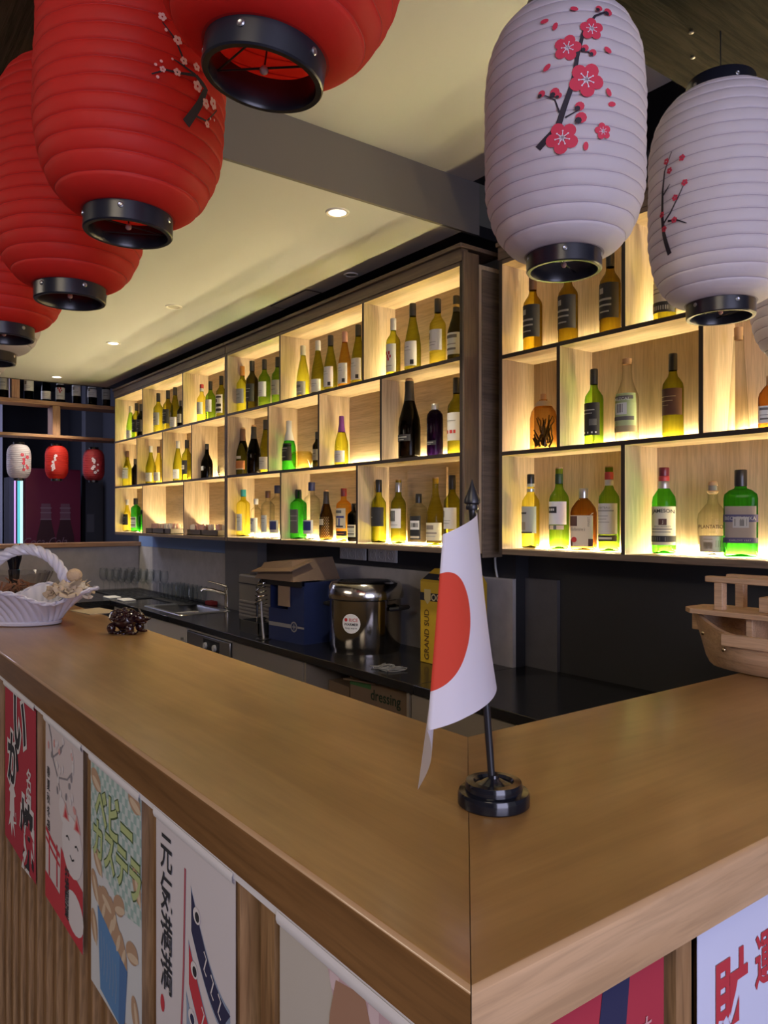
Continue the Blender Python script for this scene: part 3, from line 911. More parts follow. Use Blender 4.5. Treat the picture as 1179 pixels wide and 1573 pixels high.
BOTTLES = [
    (-6.611, 2.213, 2.177, 0.302, 'hock', 'G', 'cream', 'lowwhite', 'pale green wine bottle, cream cap, low white label', 0, 3, 'top niche one, far shelf unit'),
    (-6.459, 2.213, 2.177, 0.31, 'bordeaux', 'O', 'black', 'dark', 'olive wine bottle, black cap, dark label', 1, 3, 'top niche one, far shelf unit'),
    (-6.346, 2.213, 2.177, 0.288, 'bordeaux', 'D', 'black', 'dark', 'dark wine bottle half hidden by the divider', 2, 3, 'top niche one, far shelf unit'),
    (-5.947, 2.213, 2.177, 0.328, 'bordeaux', 'O', 'black', 'grey', 'olive wine bottle, black cap, grey label', 0, 4, 'top niche two, far shelf unit'),
    (-5.744, 2.213, 2.177, 0.325, 'bordeaux', 'O', 'black', 'dark', 'olive wine bottle, black cap, dark label', 1, 4, 'top niche two, far shelf unit'),
    (-5.598, 2.213, 2.177, 0.328, 'hock', 'O', 'black', 'lowwhite', 'slim olive wine bottle with low white label', 2, 4, 'top niche two, far shelf unit'),
    (-5.489, 2.213, 2.177, 0.214, 'bordeaux', 'D', 'black', 'grey', 'dark wine bottle half behind the divider', 3, 4, 'top niche two, far shelf unit'),
    (-5.103, 2.213, 2.177, 0.282, 'bordeaux', 'Y', 'redwhite', 'white', 'yellow green wine bottle, red and white cap', 0, 3, 'top niche three, far shelf unit'),
    (-4.955, 2.213, 2.177, 0.282, 'bordeaux', 'G', 'black', 'white', 'bright green wine bottle, black cap, white label', 1, 3, 'top niche three, far shelf unit'),
    (-4.781, 2.213, 2.177, 0.294, 'bordeaux', 'O', 'black', 'stripes', 'olive wine bottle with black and white striped label', 2, 3, 'top niche three, far shelf unit'),
    (-6.694, 2.213, 1.785, 0.312, 'burgundy', 'O', 'brown', 'grey', 'olive sloped wine bottle, brown cap, grey label', 0, 2, 'middle niche one, far shelf unit'),
    (-6.499, 2.213, 1.785, 0.231, 'bordeaux', 'B', 'black', 'none', 'black bottle half behind the divider', 1, 2, 'middle niche one, far shelf unit'),
    (-6.117, 2.213, 1.785, 0.313, 'burgundy', 'O', 'white', 'lowwhite', 'olive sloped wine bottle with white cap', 0, 2, 'middle niche two, far shelf unit'),
    (-5.939, 2.213, 1.785, 0.295, 'burgundy', 'Y', 'brown', 'lowwhite', 'yellow sloped wine bottle with brown cap', 1, 2, 'middle niche two, far shelf unit'),
    (-5.543, 2.213, 1.785, 0.308, 'hock', 'O', 'white', 'lowwhite', 'slim olive wine bottle with white cap', 0, 2, 'middle niche three, far shelf unit'),
    (-5.371, 2.213, 1.785, 0.301, 'bordeaux', 'O', 'black', 'oval', 'olive wine bottle with black oval label', 1, 2, 'middle niche three, far shelf unit'),
    (-5.014, 2.213, 1.785, 0.245, 'fat', 'B', 'black', 'spot', 'squat black bottle with small pale label', 0, 1, 'middle niche four, far shelf unit'),
    (-6.699, 2.213, 1.395, 0.276, 'burgundy', 'Y', 'white', 'dark', 'yellow sloped wine bottle, white cap, dark label', 0, 3, 'bottom niche one, far shelf unit'),
    (-6.479, 2.213, 1.395, 0.284, 'flask', 'E', 'black', 'pale', 'green flat spirit bottle with pale label', 1, 3, 'bottom niche one, far shelf unit'),
    (-6.327, 2.213, 1.395, 0.183, 'gin', 'E', 'black', 'none', 'green bottle half behind the divider', 2, 3, 'bottom niche one, far shelf unit'),
    (-4.466, 2.213, 2.177, 0.31, 'bordeaux', 'O', 'amber', 'grey', 'olive wine bottle with amber cap', 0, 4, 'top niche one, near shelf unit'),
    (-4.331, 2.213, 2.177, 0.322, 'bordeaux', 'D', 'black', 'dark', 'dark wine bottle with dark label', 1, 4, 'top niche one, near shelf unit'),
    (-4.167, 2.213, 2.177, 0.304, 'bordeaux', 'G', 'black', 'white', 'bright green wine bottle with white label', 2, 4, 'top niche one, near shelf unit'),
    (-4.003, 2.213, 2.177, 0.291, 'bordeaux', 'G', 'black', 'grey', 'green wine bottle cut off by the divider', 3, 4, 'top niche one, near shelf unit'),
    (-3.709, 2.213, 2.177, 0.306, 'hock', 'O', 'cream', 'lowgrey', 'slim olive wine bottle with cream cap', 0, 5, 'top niche two, near shelf unit'),
    (-3.552, 2.213, 2.177, 0.305, 'hock', 'O', 'white', 'lowwhite', 'slim olive wine bottle with white cap', 1, 5, 'top niche two, near shelf unit'),
    (-3.425, 2.213, 2.177, 0.31, 'hock', 'O', 'black', 'highwhite', 'slim olive wine bottle, black cap, tall label', 2, 5, 'top niche two, near shelf unit'),
    (-3.29, 2.213, 2.177, 0.303, 'hock', 'R', 'pink', 'highwhite', 'slim amber wine bottle with pink cap', 3, 5, 'top niche two, near shelf unit'),
    (-3.167, 2.213, 2.177, 0.314, 'hock', 'O', 'black', 'highwhite', 'tall slim olive bottle touching the divider', 4, 5, 'top niche two, near shelf unit'),
    (-2.877, 2.213, 2.177, 0.286, 'bordeaux', 'O', 'white', 'crest', 'olive wine bottle with white cap and red crest', 0, 4, 'top niche three, near shelf unit'),
    (-2.73, 2.213, 2.177, 0.324, 'hock', 'O', 'black', 'highwhite', 'slim olive wine bottle with black cap', 1, 4, 'top niche three, near shelf unit'),
    (-2.555, 2.213, 2.177, 0.306, 'bordeaux', 'Y', 'black', 'white', 'yellow green wine bottle, black cap, white label', 2, 4, 'top niche three, near shelf unit'),
    (-2.434, 2.213, 2.177, 0.291, 'burgundy', 'D', 'banded', 'pale', 'dark sloped wine bottle with yellow neck band', 3, 4, 'top niche three, near shelf unit'),
    (-4.459, 2.213, 1.785, 0.308, 'champagne', 'D', 'brown', 'orange', 'dark sparkling bottle with slanted orange label', 0, 3, 'middle niche one, near shelf unit'),
    (-4.308, 2.213, 1.785, 0.309, 'champagne', 'B', 'blackband', 'none', 'black sparkling bottle with white neck band', 1, 3, 'middle niche one, near shelf unit'),
    (-4.151, 2.213, 1.785, 0.326, 'hock', 'O', 'black', 'lowwhite', 'slim olive bottle cut off by the divider', 2, 3, 'middle niche one, near shelf unit'),
    (-3.867, 2.213, 1.785, 0.293, 'champagne', 'E', 'whitefoil', 'dark', 'emerald sparkling bottle with white foil neck', 0, 2, 'middle niche two, near shelf unit'),
    (-3.562, 2.213, 1.785, 0.2, 'bordeaux', 'D', 'black', 'grey', 'dark bottle mostly hidden behind the divider', 1, 2, 'middle niche two, near shelf unit'),
    (-3.32, 2.213, 1.785, 0.261, 'champagne', 'O', 'purple', 'lowwhite', 'yellow olive bottle with purple foil neck', 0, 1, 'middle niche three, near shelf unit'),
    (-2.755, 2.213, 1.785, 0.375, 'champagne', 'B', 'blackband', 'script', 'very large black sparkling bottle', 0, 3, 'middle niche four, near shelf unit'),
    (-2.574, 2.213, 1.785, 0.236, 'smooth', 'P', 'silver', 'script', 'dark purple straight bottle with silver cap', 1, 3, 'middle niche four, near shelf unit'),
    (-2.431, 2.213, 1.785, 0.331, 'bordeaux', 'O', 'black', 'redmark', 'tall olive wine bottle with red label mark', 2, 3, 'middle niche four, near shelf unit'),
    (-4.452, 2.213, 1.395, 0.3, 'vodka', 'Y', 'teal', 'frost', 'pale yellow spirit bottle with teal cap', 0, 4, 'bottom niche one, near shelf unit'),
    (-4.278, 2.213, 1.395, 0.238, 'vodka', 'C', 'clear', 'block', 'clear short spirit bottle with blue block lettering', 1, 4, 'bottom niche one, near shelf unit'),
    (-4.123, 2.213, 1.395, 0.282, 'vodka', 'C', 'brown', 'frost', 'clear spirit bottle with brown stopper', 2, 4, 'bottom niche one, near shelf unit'),
    (-4.006, 2.213, 1.395, 0.312, 'vodka', 'C', 'navy', 'navylow', 'clear spirit bottle, navy cap, cut by divider', 3, 4, 'bottom niche one, near shelf unit'),
    (-3.76, 2.213, 1.395, 0.28, 'gin', 'E', 'black', 'emboss', 'green straight spirit bottle with black cap', 0, 5, 'bottom niche two, near shelf unit'),
    (-3.617, 2.213, 1.395, 0.317, 'vodka', 'C', 'navy', 'navylow', 'clear spirit bottle with navy cap and label', 1, 5, 'bottom niche two, near shelf unit'),
    (-3.468, 2.213, 1.395, 0.271, 'champagne', 'K', 'black', 'spots', 'dark brown dotted sparkling bottle', 2, 5, 'bottom niche two, near shelf unit'),
    (-3.299, 2.213, 1.395, 0.273, 'vodka', 'T', 'maroon', 'ship', 'orange rum bottle with maroon cap', 3, 5, 'bottom niche two, near shelf unit'),
    (-3.206, 2.213, 1.395, 0.193, 'gin', 'B', 'black', 'pale', 'dark bottle half behind the divider', 4, 5, 'bottom niche two, near shelf unit'),
    (-2.993, 2.213, 1.395, 0.306, 'bordeaux', 'O', 'black', 'darkwide', 'olive wine bottle with broad black label', 0, 5, 'bottom niche three, near shelf unit'),
    (-2.837, 2.213, 1.395, 0.302, 'bordeaux', 'O', 'corkfoil', 'photo', 'olive wine bottle with cork and picture label', 1, 5, 'bottom niche three, near shelf unit'),
    (-2.688, 2.213, 1.395, 0.23, 'gin', 'C', 'black', 'ginlabel', 'clear square gin bottle with black cap', 2, 5, 'bottom niche three, near shelf unit'),
    (-2.571, 2.213, 1.395, 0.3, 'burgundy', 'Y', 'cork', 'cream', 'yellow sloped wine bottle with cream label', 3, 5, 'bottom niche three, near shelf unit'),
    (-2.46, 2.213, 1.395, 0.305, 'bordeaux', 'O', 'black', 'white', 'olive wine bottle beside the flag tip', 4, 5, 'bottom niche three, near shelf unit'),
    (-2.11, 2.335, 2.177, 0.324, 'bordeaux', 'A2', 'brown', 'bigblack', 'brown olive bottle, big black label, under white lantern', 0, 3, 'top niche one, right shelf unit'),
    (-1.93, 2.335, 2.177, 0.32, 'bordeaux', 'A2', 'black', 'bigblack', 'brown olive bottle, big black label, behind lantern rim', 1, 3, 'top niche one, right shelf unit'),
    (-1.736, 2.335, 2.177, 0.319, 'bordeaux', 'A2', 'black', 'bigblack', 'brown olive bottle, big black label, by the divider', 2, 3, 'top niche one, right shelf unit'),
    (-1.513, 2.335, 2.177, 0.305, 'bordeaux', 'O', 'black', 'blackband', 'olive bottle, black banded label, behind second white lantern', 0, 1, 'top niche two, right shelf unit'),
    (-2.054, 2.335, 1.785, 0.225, 'jug', 'J', 'cork', 'none', 'squat amber jug of dark herbs with cork', 0, 1, 'middle niche one, right shelf unit'),
    (-1.808, 2.335, 1.785, 0.286, 'bordeaux', 'G', 'black', 'blacksquare', 'bright green wine bottle with black label', 0, 3, 'middle niche two, right shelf unit'),
    (-1.664, 2.335, 1.785, 0.3, 'vodkaneck', 'C', 'corktop', 'greenlabel', 'clear bottle with green picture label', 1, 3, 'middle niche two, right shelf unit'),
    (-1.482, 2.335, 1.785, 0.288, 'bordeaux', 'O', 'black', 'brownwide', 'olive wine bottle with brown label', 2, 3, 'middle niche two, right shelf unit'),
    (-1.253, 2.335, 1.785, 0.331, 'cone', 'C', 'cork', 'none', 'tall clear tapering bottle with cork', 0, 2, 'middle niche three, right shelf unit'),
    (-1.153, 2.335, 1.785, 0.164, 'square', 'A', 'cork', 'pale', 'amber bottle at the right picture edge', 1, 2, 'middle niche three, right shelf unit'),
    (-2.121, 2.335, 1.395, 0.298, 'bordeaux', 'Y', 'blackband2', 'elephant', 'yellow wine bottle, black cap, pale label', 0, 4, 'bottom niche one, right shelf unit'),
    (-1.974, 2.335, 1.395, 0.318, 'bordeaux', 'G', 'corktall', 'whiteoval', 'green wine bottle with tall cork', 1, 4, 'bottom niche one, right shelf unit'),
    (-1.856, 2.335, 1.395, 0.233, 'square', 'A', 'silver', 'whisky', 'square amber whisky bottle with slanted label', 2, 4, 'bottom niche one, right shelf unit'),
    (-1.741, 2.335, 1.395, 0.311, 'bordeaux', 'G', 'corkred', 'whitenote', 'green wine bottle with red foil and cork', 3, 4, 'bottom niche one, right shelf unit'),
    (-1.516, 2.335, 1.395, 0.294, 'jameson', 'E2', 'redcap', 'jameson', 'green whiskey bottle with cream label and red cap', 0, 3, 'bottom niche two, right shelf unit'),
    (-1.339, 2.335, 1.395, 0.243, 'decanter', 'C', 'stopper', 'plantation', 'clear round rum bottle with ball stopper', 1, 3, 'bottom niche two, right shelf unit'),
    (-1.246, 2.335, 1.395, 0.273, 'flask', 'E', 'black', 'becher', 'flat green liqueur bottle with dark blue bands', 2, 3, 'bottom niche two, right shelf unit'),
]
NICHE = {'one': 'first', 'two': 'second', 'three': 'third', 'four': 'fourth'}


def bottle(x, y, z, h, kind, g, cap, lab, label, group=None, rz=0.0, cat='bottle'):
    t = thing('liqueur_bottle' if kind in ('flask', 'decanter', 'jug', 'cone', 'smooth') else 'spirit_bottle' if kind in ('vodka', 'vodkaneck', 'gin', 'square', 'jameson') else 'wine_bottle', label, cat, (x, y, z), rz, group)
    t.scale = (h, h, h)
    place('body', bottle_mesh(kind, g), t)
    for nm, me in cap_parts(kind, cap):
        place(nm, me, t)
    for nm, me in label_mesh(kind, lab):
        place(nm, me, t)
    return t


for X, Y, Z_, H_, kind, g, cap, lab, look, i, n, niche in BOTTLES:
    row, num, unit = niche.split(' ', 1)[0], niche.split(' ')[2].rstrip(','), niche.split(', ')[1]
    unit = unit.replace('near shelf', 'middle shelf')
    rz = {'flask': .45, 'square': .34, 'gin': .25, 'jameson': .46, 'decanter': .5}.get(kind, 0.12)
    if unit.startswith('far'):
        rz = min(rz, .12)
    t = bottle(X, Y, Z_, H_, kind, g, cap, lab, look + ', ' + NICHE[num] + ' ' + row + ' niche, ' + unit, 'bottles in the ' + unit, rz)
    if kind == 'jug':
        # the herbs inside the jug
        mb = MB()
        rnd = random.Random(3)
        for k in range(26):
            a = rnd.uniform(0, 2 * PI)
            r = rnd.uniform(.02, .15)
            p = [Vector((r * math.cos(a), r * math.sin(a), .05 + .1 * rnd.random()))]
            d = Vector((rnd.uniform(-.5, .5), rnd.uniform(-.5, .5), 1.0)).normalized() * .08
            for s in range(6):
                q = p[-1] + d + Vector((rnd.uniform(-.03, .03), rnd.uniform(-.03, .03), 0))
                if math.hypot(q.x, q.y) > .2 or q.z > .72:
                    break
                p.append(q)
            if len(p) > 2:
                mb.tube(p, [.02 - .002 * w for w in range(len(p))], 5)
        o = mb.build('herbs', mat('dark_herbs', (.05, .035, .02), .8), t)

# dark bottles on the wine rack over the half wall
for k, (y, w) in enumerate(((1.32, 'dark wine bottle on the rack, left of the post'), (1.522, 'dark wine bottle with tall label, first right of the rack post'), (1.662, 'sloped dark wine bottle with low white label on the rack'),
                            (1.782, 'sloped dark bottle above the small red lantern'), (1.92, 'dark wine bottle with pale label, middle of the rack'), (2.058, 'dark wine bottle, second from the shelf end of the rack'),
                            (2.184, 'dark wine bottle at the shelf end of the rack'))):
    bottle(-7.2, y, 2.536, (.33, .34, .31, .31, .32, .32, .31)[k], 'burgundy' if k in (2, 3, 5) else 'bordeaux', 'B', 'black', ('grey', 'white', 'lowwhite', 'crest', 'white', 'white', 'grey')[k], w, 'bottles on the wine rack', 1.2)

# tumblers, sachets and a jar in the niches
TUMB = MB().lathe([(.0, .006), (.026, .004), (.03, 0), (.032, .004), (.036, .075), (.034, .075), (.030, .01), (0, .009)], 20, cap=False).mesh('tumbler', glass('clear_glass', (.96, .97, .97), (.78, .80, .82), .04, .30))
for k, (x, lb) in enumerate(((-4.86, 'small clear tumbler beside the squat black bottle'), (-4.72, 'small clear tumbler at the divider of the far unit'))):
    o = place('tumbler', TUMB)
    o.location = (x, 2.2, 1.786)
    tag(o, lb, 'glass', 'tumblers in the niche')
o = MB().lathe([(0, .004), (.04, .002), (.045, .01), (.06, .05), (.062, .085), (.05, .1), (.047, .1), (.057, .083), (.055, .05), (.04, .012), (0, .01)], 24, cap=False).build('glass_jar', glass('amber_clear_glass', (.97, .93, .68), (.66, .56, .25), .03, .2))
o.location = (-3.70, 2.2, 1.786)
tag(o, 'round glass jar beside the emerald sparkling bottle', 'jar')
for k, (x, w, lb) in enumerate(((-5.99, .10, 'wire tray of sachets at the niche edge, far unit'), (-5.75, .13, 'longer wire tray of sachets, second bottom niche'), (-5.58, .07, 'dark tin of sachets against the divider'),
                                (-5.08, .14, 'wire tray of sachets in the third bottom niche'), (-4.82, .14, 'wire tray of sachets beside the unit joint'))):
    t = thing('sachet_tray', lb, 'tray', (x, 2.2, 1.391), 0, 'sachet trays')
    mb = MB()
    mb.box(-w, w, -.06, .06, 0, .006)
    for b in ((-w, w, -.06, -.056), (-w, w, .056, .06), (-w, -w + .004, -.06, .06), (w - .004, w, -.06, .06)):
        mb.box(*b, 0, .04)
    mb.build('tray', mat('dark_bronze', (.06, .045, .03), .4), t)
    mb = MB()
    rnd = random.Random(k)
    for q in range(int(w * 90)):
        mm = Matrix.Translation((rnd.uniform(-w + .03, w - .03), rnd.uniform(-.035, .035), .045)) @ Matrix.Rotation(rnd.uniform(-.5, .5), 4, 'Y') @ Matrix.Rotation(rnd.uniform(-.6, .6), 4, 'Z')
        mb.box(-.02, .02, -.004, .004, -.03, .03, rnd.choice((0, 0, 1)), mat=mm)
    o = mb.build('sachets', [mat('sachet_paper', (.6, .52, .42), .7), mat('sachet_pink', (.55, .30, .25), .7)], t)
    o['kind'] = 'stuff'

# ================================================================== the bar
YO, YI, XO, XI = 0.411, 0.885, -0.435, -0.945      # outer / inner edges of the two legs
ZT, ZB = 1.15, 1.088
bar = thing('bar_counter', 'varnished wooden L-shaped bar with slatted front', 'bar', (0, 0, 0))


def edge_profile(o_, i_):
    """section across a leg, from inner bottom round to outer bottom: (across, z)"""
    s = 1 if i_ > o_ else -1
    R = 0.008
    p = [(i_, ZB), (i_, ZT - .004), (i_ - s * .004, ZT)]
    for k in range(7):
        a = PI / 2 * k / 6
        p.append((o_ + s * (R - R * math.sin(a)), ZT - R + R * math.cos(a)))
    p.append((o_, ZB))
    return p


def mitre(t):      # t: 0 at the outer corner, 1 at the inner corner
    return XO + (XI - XO) * t, YO + (YI - YO) * t


def leg(name, m, prof_, far, along):
    mb = MB()
    n = len(prof_)
    vs = []
    for q, z in prof_:
        if along == 'x':
            t = (q - YO) / (YI - YO)
            vs += [(mitre(t)[0] - .0006, q, z), (far, q, z)]
        else:
            t = (q - XO) / (XI - XO)
            vs += [(q, mitre(t)[1] + .0006, z), (q, far, z)]
    fs = []
    for k in range(n):
        k2 = (k + 1) % n
        fs.append((2 * k, 2 * k + 1, 2 * k2 + 1, 2 * k2))
    fs.append(tuple(2 * k for k in range(n)))
    fs.append(tuple(2 * k + 1 for k in reversed(range(n))))
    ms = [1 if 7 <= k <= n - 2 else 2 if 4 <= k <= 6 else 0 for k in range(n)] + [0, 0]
    mb.add(vs, fs, ms)
    return mb.build(name, m, bar, angle=30)


leg('countertop', [BARX, EDGEL, EDGE_GLINT], edge_profile(YO, YI), -6.05, 'x')
leg('countertop', [BARY, EDGER, EDGE_GLINT], edge_profile(XO, XI), 2.545, 'y')
# body behind the slats
BODY = mat('dark_bar_body', (0.030, 0.018, 0.013), 0.7)
mb = MB().box(-6.0, -0.492, 0.455, 0.56, 0.0, ZB)
mb.box(-0.58, -0.492, 0.462, 2.545, 0.0, ZB)
mb.build('front_board', BODY, bar)
inner = MB().box(-6.0, -0.93, 0.855, 0.87, 0.1, ZB).box(-0.93, -0.915, 0.855, 2.545, 0.1, ZB)
inner.build('inner_board', CABB, bar)
slat_me = MB().box(-.0165, .0165, -.0145, .0145, 0.0, ZB).mesh('slat', SLATM)
rnd = random.Random(5)
x = -0.525
while x > -5.9:
    o = place('slat', slat_me, bar)
    o.location = (x, 0.4375, 0)
    x -= 0.088
y = 0.565
while y < 2.5:
    o = place('slat', slat_me, bar)
    o.location = (-0.474, y, 0)
    y += 0.088
o = place('slat', slat_me, bar)
o.location = (-0.474, 0.4375, 0)
MB().box(-5.9, -0.45, 0.4165, 0.4225, 1.0735, 1.0875).build('white_tape', mat('white_cloth_tape', (.72, .70, .72), .8), bar)


# ------------------------------------------------------------------ cloth banners
class Sheet:
    """a hanging cloth: u 0..w to the right, v 0..h downward, seen from its front"""

    def __init__(self, origin, U, N, w, h, seed=0):
        self.o, self.U, self.N, self.w, self.h = Vector(origin), Vector(U), Vector(N), w, h
        self.seed = seed
        self.parts = {}

    def p(self, u, v, off=0.0):
        wv = .0002 * math.sin(u * 31 + self.seed) * (v / self.h)
        off *= .30
        q = self.o + self.U * u + Vector((0, 0, -v)) + self.N * (wv + off)
        return q

    def mb(self, part, col):
        d = self.parts.setdefault(part, (MB(), []))
        if col not in d[1]:
            d[1].append(col)
        return d[0], d[1].index(col)

    def poly(self, pts, col, part='printed_picture', off=.002):
        m, i = self.mb(part, col)
        m.add([self.p(u * self.w, v * self.h, off) for u, v in pts], [tuple(range(len(pts)))], i)

    def ell(self, cu, cv, ru, rv, col, rot=0.0, part='printed_picture', off=.002, a0=0, a1=2 * PI, n=18):
        pts = []
        for k in range(n if a1 - a0 > 6 else n + 1):
            a = a0 + (a1 - a0) * k / n
            x, y = ru * self.w * math.cos(a), rv * self.h * math.sin(a)
            pts.append(((cu * self.w + x * math.cos(rot) - y * math.sin(rot)) / self.w, (cv * self.h + x * math.sin(rot) + y * math.cos(rot)) / self.h))
        self.poly(pts, col, part, off)

    def stroke(self, pts, wd, col, part='printed_picture', off=.0025):
        m, i = self.mb(part, col)
        P = [Vector((u * self.w, v * self.h)) for u, v in pts]
        vs = []
        for k, q in enumerate(P):
            t = (P[min(k + 1, len(P) - 1)] - P[max(k - 1, 0)]).normalized()
            nn = Vector((-t.y, t.x)) * ((wd[k] if isinstance(wd, (list, tuple)) else wd) / 2)
            vs += [self.p((q + nn).x, (q + nn).y, off), self.p((q - nn).x, (q - nn).y, off)]
        m.add(vs, [(2 * k, 2 * k + 1, 2 * k + 3, 2 * k + 2) for k in range(len(P) - 1)], i)

    def text(self, s, u, v, size, col, bold=0.0, ws=1.0, off=.004, outline=None, rot=0.0, ow=.06):
        if outline is not None:
            m, i = self.mb('lettering_outline', outline)
            put_text(m, lambda a, b: self.p(u * self.w + a, v * self.h - b, off - .001), s, 0, 0, size, i, bold + ow, ws, 0, rot)
        m, i = self.mb('lettering', col)
        put_text(m, lambda a, b: self.p(u * self.w + a, v * self.h - b, off), s, 0, 0, size, i, bold, ws, 0, rot)

    def make(self, label, cloth, extra=None):
        c = self.p(self.w / 2, 0)
        t = thing('hanging_banner', label, 'banner', c, 0, 'cloth banners under the bar edge')
        inv = -Vector(c)
        mb = MB().grid(lambda a, b: self.p(a * self.w, b * self.h), 14, 20)
        mb.grid(lambda a, b: self.p((1 - a) * self.w, b * self.h, -.0008), 14, 20)
        self._b(mb, 'cloth', cloth, t, inv)
        for nm, (m, cols) in self.parts.items():
            self._b(m, nm, cols, t, inv)
        mb = MB().grid(lambda a, b: self.p(a * self.w, b * .014 - .001, .012 + .006 * math.sin(b * PI)), 10, 3)
        self._b(mb, 'hem', mat('banner_hem', (.70, .68, .70), .85), t, inv)
        return t

    def _b(self, m, nm, mats, t, inv):
        m.v = [tuple(Vector(p) + inv) for p in m.v]
        m.build(nm, mats, t)


def ink(k, c):
    return mat('print_' + k, c, .85)


I_BLK = ink('black', (.02, .02, .025))
I_WHT = ink('white', (.66, .62, .63))
I_RED = ink('red', (.50, .035, .05))
I_PINK = ink('pink', (.62, .30, .28))
I_NAVY = ink('navy', (.022, .022, .07))
I_BLUE = ink('blue', (.10, .23, .46))
I_LBLUE = ink('pale_blue', (.26, .32, .44))
I_BUN = ink('bun', (.42, .27, .17))
I_BUNL = ink('bun_light', (.60, .47, .33))
I_LIME = ink('lime', (.42, .50, .22))
I_MOSS = ink('moss', (.07, .11, .04))
I_LINE = ink('grey_line', (.25, .23, .25))
FY = 0.4185
C_RED = mat('banner_red_cloth', (.40, .028, .050), .9)
C_PALE = mat('banner_pale_cloth', (.60, .53, .53), .9)
C_WHITE = mat('banner_white_cloth', (.62, .58, .60), .9)
C_CREAM = mat('banner_cream_cloth', (.50, .46, .41), .9)
C_MINT = mat('banner_mint_cloth', (.58, .60, .62), .9)
C_LAV = mat('banner_lavender_cloth', (.62, .64, .80), .9)


def front_sheet(x0, x1, h, seed, z=1.0800):
    return Sheet((x0, FY, z), (1, 0, 0), (0, -1, 0), x1 - x0, h, seed)


# red squid stall banner
s = front_sheet(-2.262, -1.910, .418, 1)
s.text('い', .52, .20, .175, I_BLK, .03, .9, outline=I_WHT)
s.text('か', .30, .45, .150, I_BLK, .03, .9, outline=I_WHT)
s.text('名', .80, .46, .055, I_WHT, .02)
s.text('物', .80, .58, .055, I_WHT, .02)
s.text('焼', .74, .80, .165, I_BLK, .03, .85, outline=I_WHT)
s.poly([(.26, .58), (.38, .66), (.33, .68), (.34, .80), (.30, .80), (.36, .92), (.28, .86), (.25, .94), (.21, .86), (.14, .90), (.20, .80), (.17, .80), (.19, .68), (.15, .67)], I_WHT)
s.stroke([(.30, .84), (.40, .82), (.38, .76)], .006, I_WHT)
s.make('red cloth banner with black Japanese lettering and white squid', C_RED)

# beckoning cat with gate
s = front_sheet(-1.818, -1.524, .405, 2)
s.poly([(0, .86), (1, .90), (1, 1), (0, 1)], I_RED)
s.poly([(.45, .62), (.62, .66), (1, .70), (1, .90), (.42, .88)], I_RED)
s.ell(.74, .55, .26, .15, I_WHT, off=.003)
s.ell(.80, .86, .22, .10, I_WHT, off=.003)
s.ell(.50, .42, .10, .06, I_WHT, .5, off=.003)
for a in (.60, .88):
    s.poly([(a - .09, .45), (a - .02, .36), (a + .08, .44)], I_PINK, off=.0035)
    s.poly([(a - .05, .44), (a - .02, .39), (a + .04, .435)], I_RED, off=.004)
for a, b in ((.64, .53), (.86, .53)):
    s.stroke([(a - .04, b), (a, b - .012), (a + .04, b)], .004, I_BLK, off=.004)
s.stroke([(.70, .60), (.75, .615), (.80, .60)], .004, I_BLK, off=.004)
for dy in (0, .05):
    s.stroke([(.02, .62 + dy), (.2, .655 + dy), (.42, .68 + dy)], .010 if dy == 0 else .007, I_RED)
for a in (.12, .34):
    s.stroke([(a, .64), (a, .86)], .009, I_RED)
s.stroke([(.08, .02), (.18, .10), (.22, .20), (.36, .28), (.45, .36), (.60, .40)], [.008, .007, .006, .006, .004, .003], I_LINE)
s.stroke([(.22, .20), (.40, .14), (.52, .08)], .004, I_LINE)
s.stroke([(.36, .28), (.62, .24), (.75, .18)], .004, I_LINE)
rnd = random.Random(2)
for k in range(26):
    s.ell(.08 + .75 * rnd.random(), .05 + .32 * rnd.random(), .030, .016, rnd.choice((I_PINK, I_LINE, I_WHT)), rnd.random() * 3, off=.003)
for k, ch in enumerate('春夏秋冬福'):
    s.text(ch, .10, .30 + .072 * k, .026, I_BLK, .01)
for k, ch in enumerate('招福開運'):
    s.text(ch, .62, .72 + .062 * k, .032, I_BLK, .02)
s.make('pale cloth banner with white beckoning cat and red gate', C_PALE)

# sponge cake banner
s = front_sheet(-1.471, -1.198, .425, 3)
GING = checks('mint_gingham', (.30, .43, .40), (.50, .57, .55), 70)
s.poly([(0, .02), (1, .02), (1, .50), (.7, .53), (.3, .47), (0, .42)], GING, off=.0015)
s.text('ベビー', .48, .19, .082, I_LIME, .03, .85, outline=I_MOSS, ow=.035)
s.text('カステラ', .53, .35, .078, I_LIME, .03, .85, outline=I_MOSS, ow=.035)
for a, b, r in ((.16, .44, .6), (.60, .52, -.3), (.10, .56, .9), (.34, .56, .2), (.84, .64, -.2), (.92, .36, 1.0), (.08, .74, 1.2), (.90, .86, 1.2), (.80, .99, .4), (.12, .10, .3), (.88, .05, .2)):
    s.ell(a, b, .11, .042, I_BUN, r, off=.003)
    s.ell(a + .02, b + .014, .10, .016, I_BUNL, r, off=.0035)
for a, b in ((.26, .61), (.42, .635), (.56, .66), (.66, .69), (.48, .60)):
    s.ell(a, b, .13, .05, I_BUN, 1.0, off=.0032)
    s.ell(a + .03, b + .012, .025, .045, I_BUNL, .5, off=.0036)
s.poly([(.16, .63), (.76, .735), (.70, .995), (.22, .97)], I_BLUE, off=.004)
s.poly([(.62, .712), (.76, .735), (.70, .995), (.60, .99)], ink('bag_shade', (.07, .16, .36)), off=.0044)
for k in range(6):
    s.stroke([(.24 + .06 * k, .72 + .01 * k), (.26 + .06 * k, .80 + .01 * k), (.24 + .06 * k, .88 + .01 * k)], .002, I_LBLUE, off=.0046)
s.make('mint checked banner with green lettering, buns and blue bag', C_MINT)

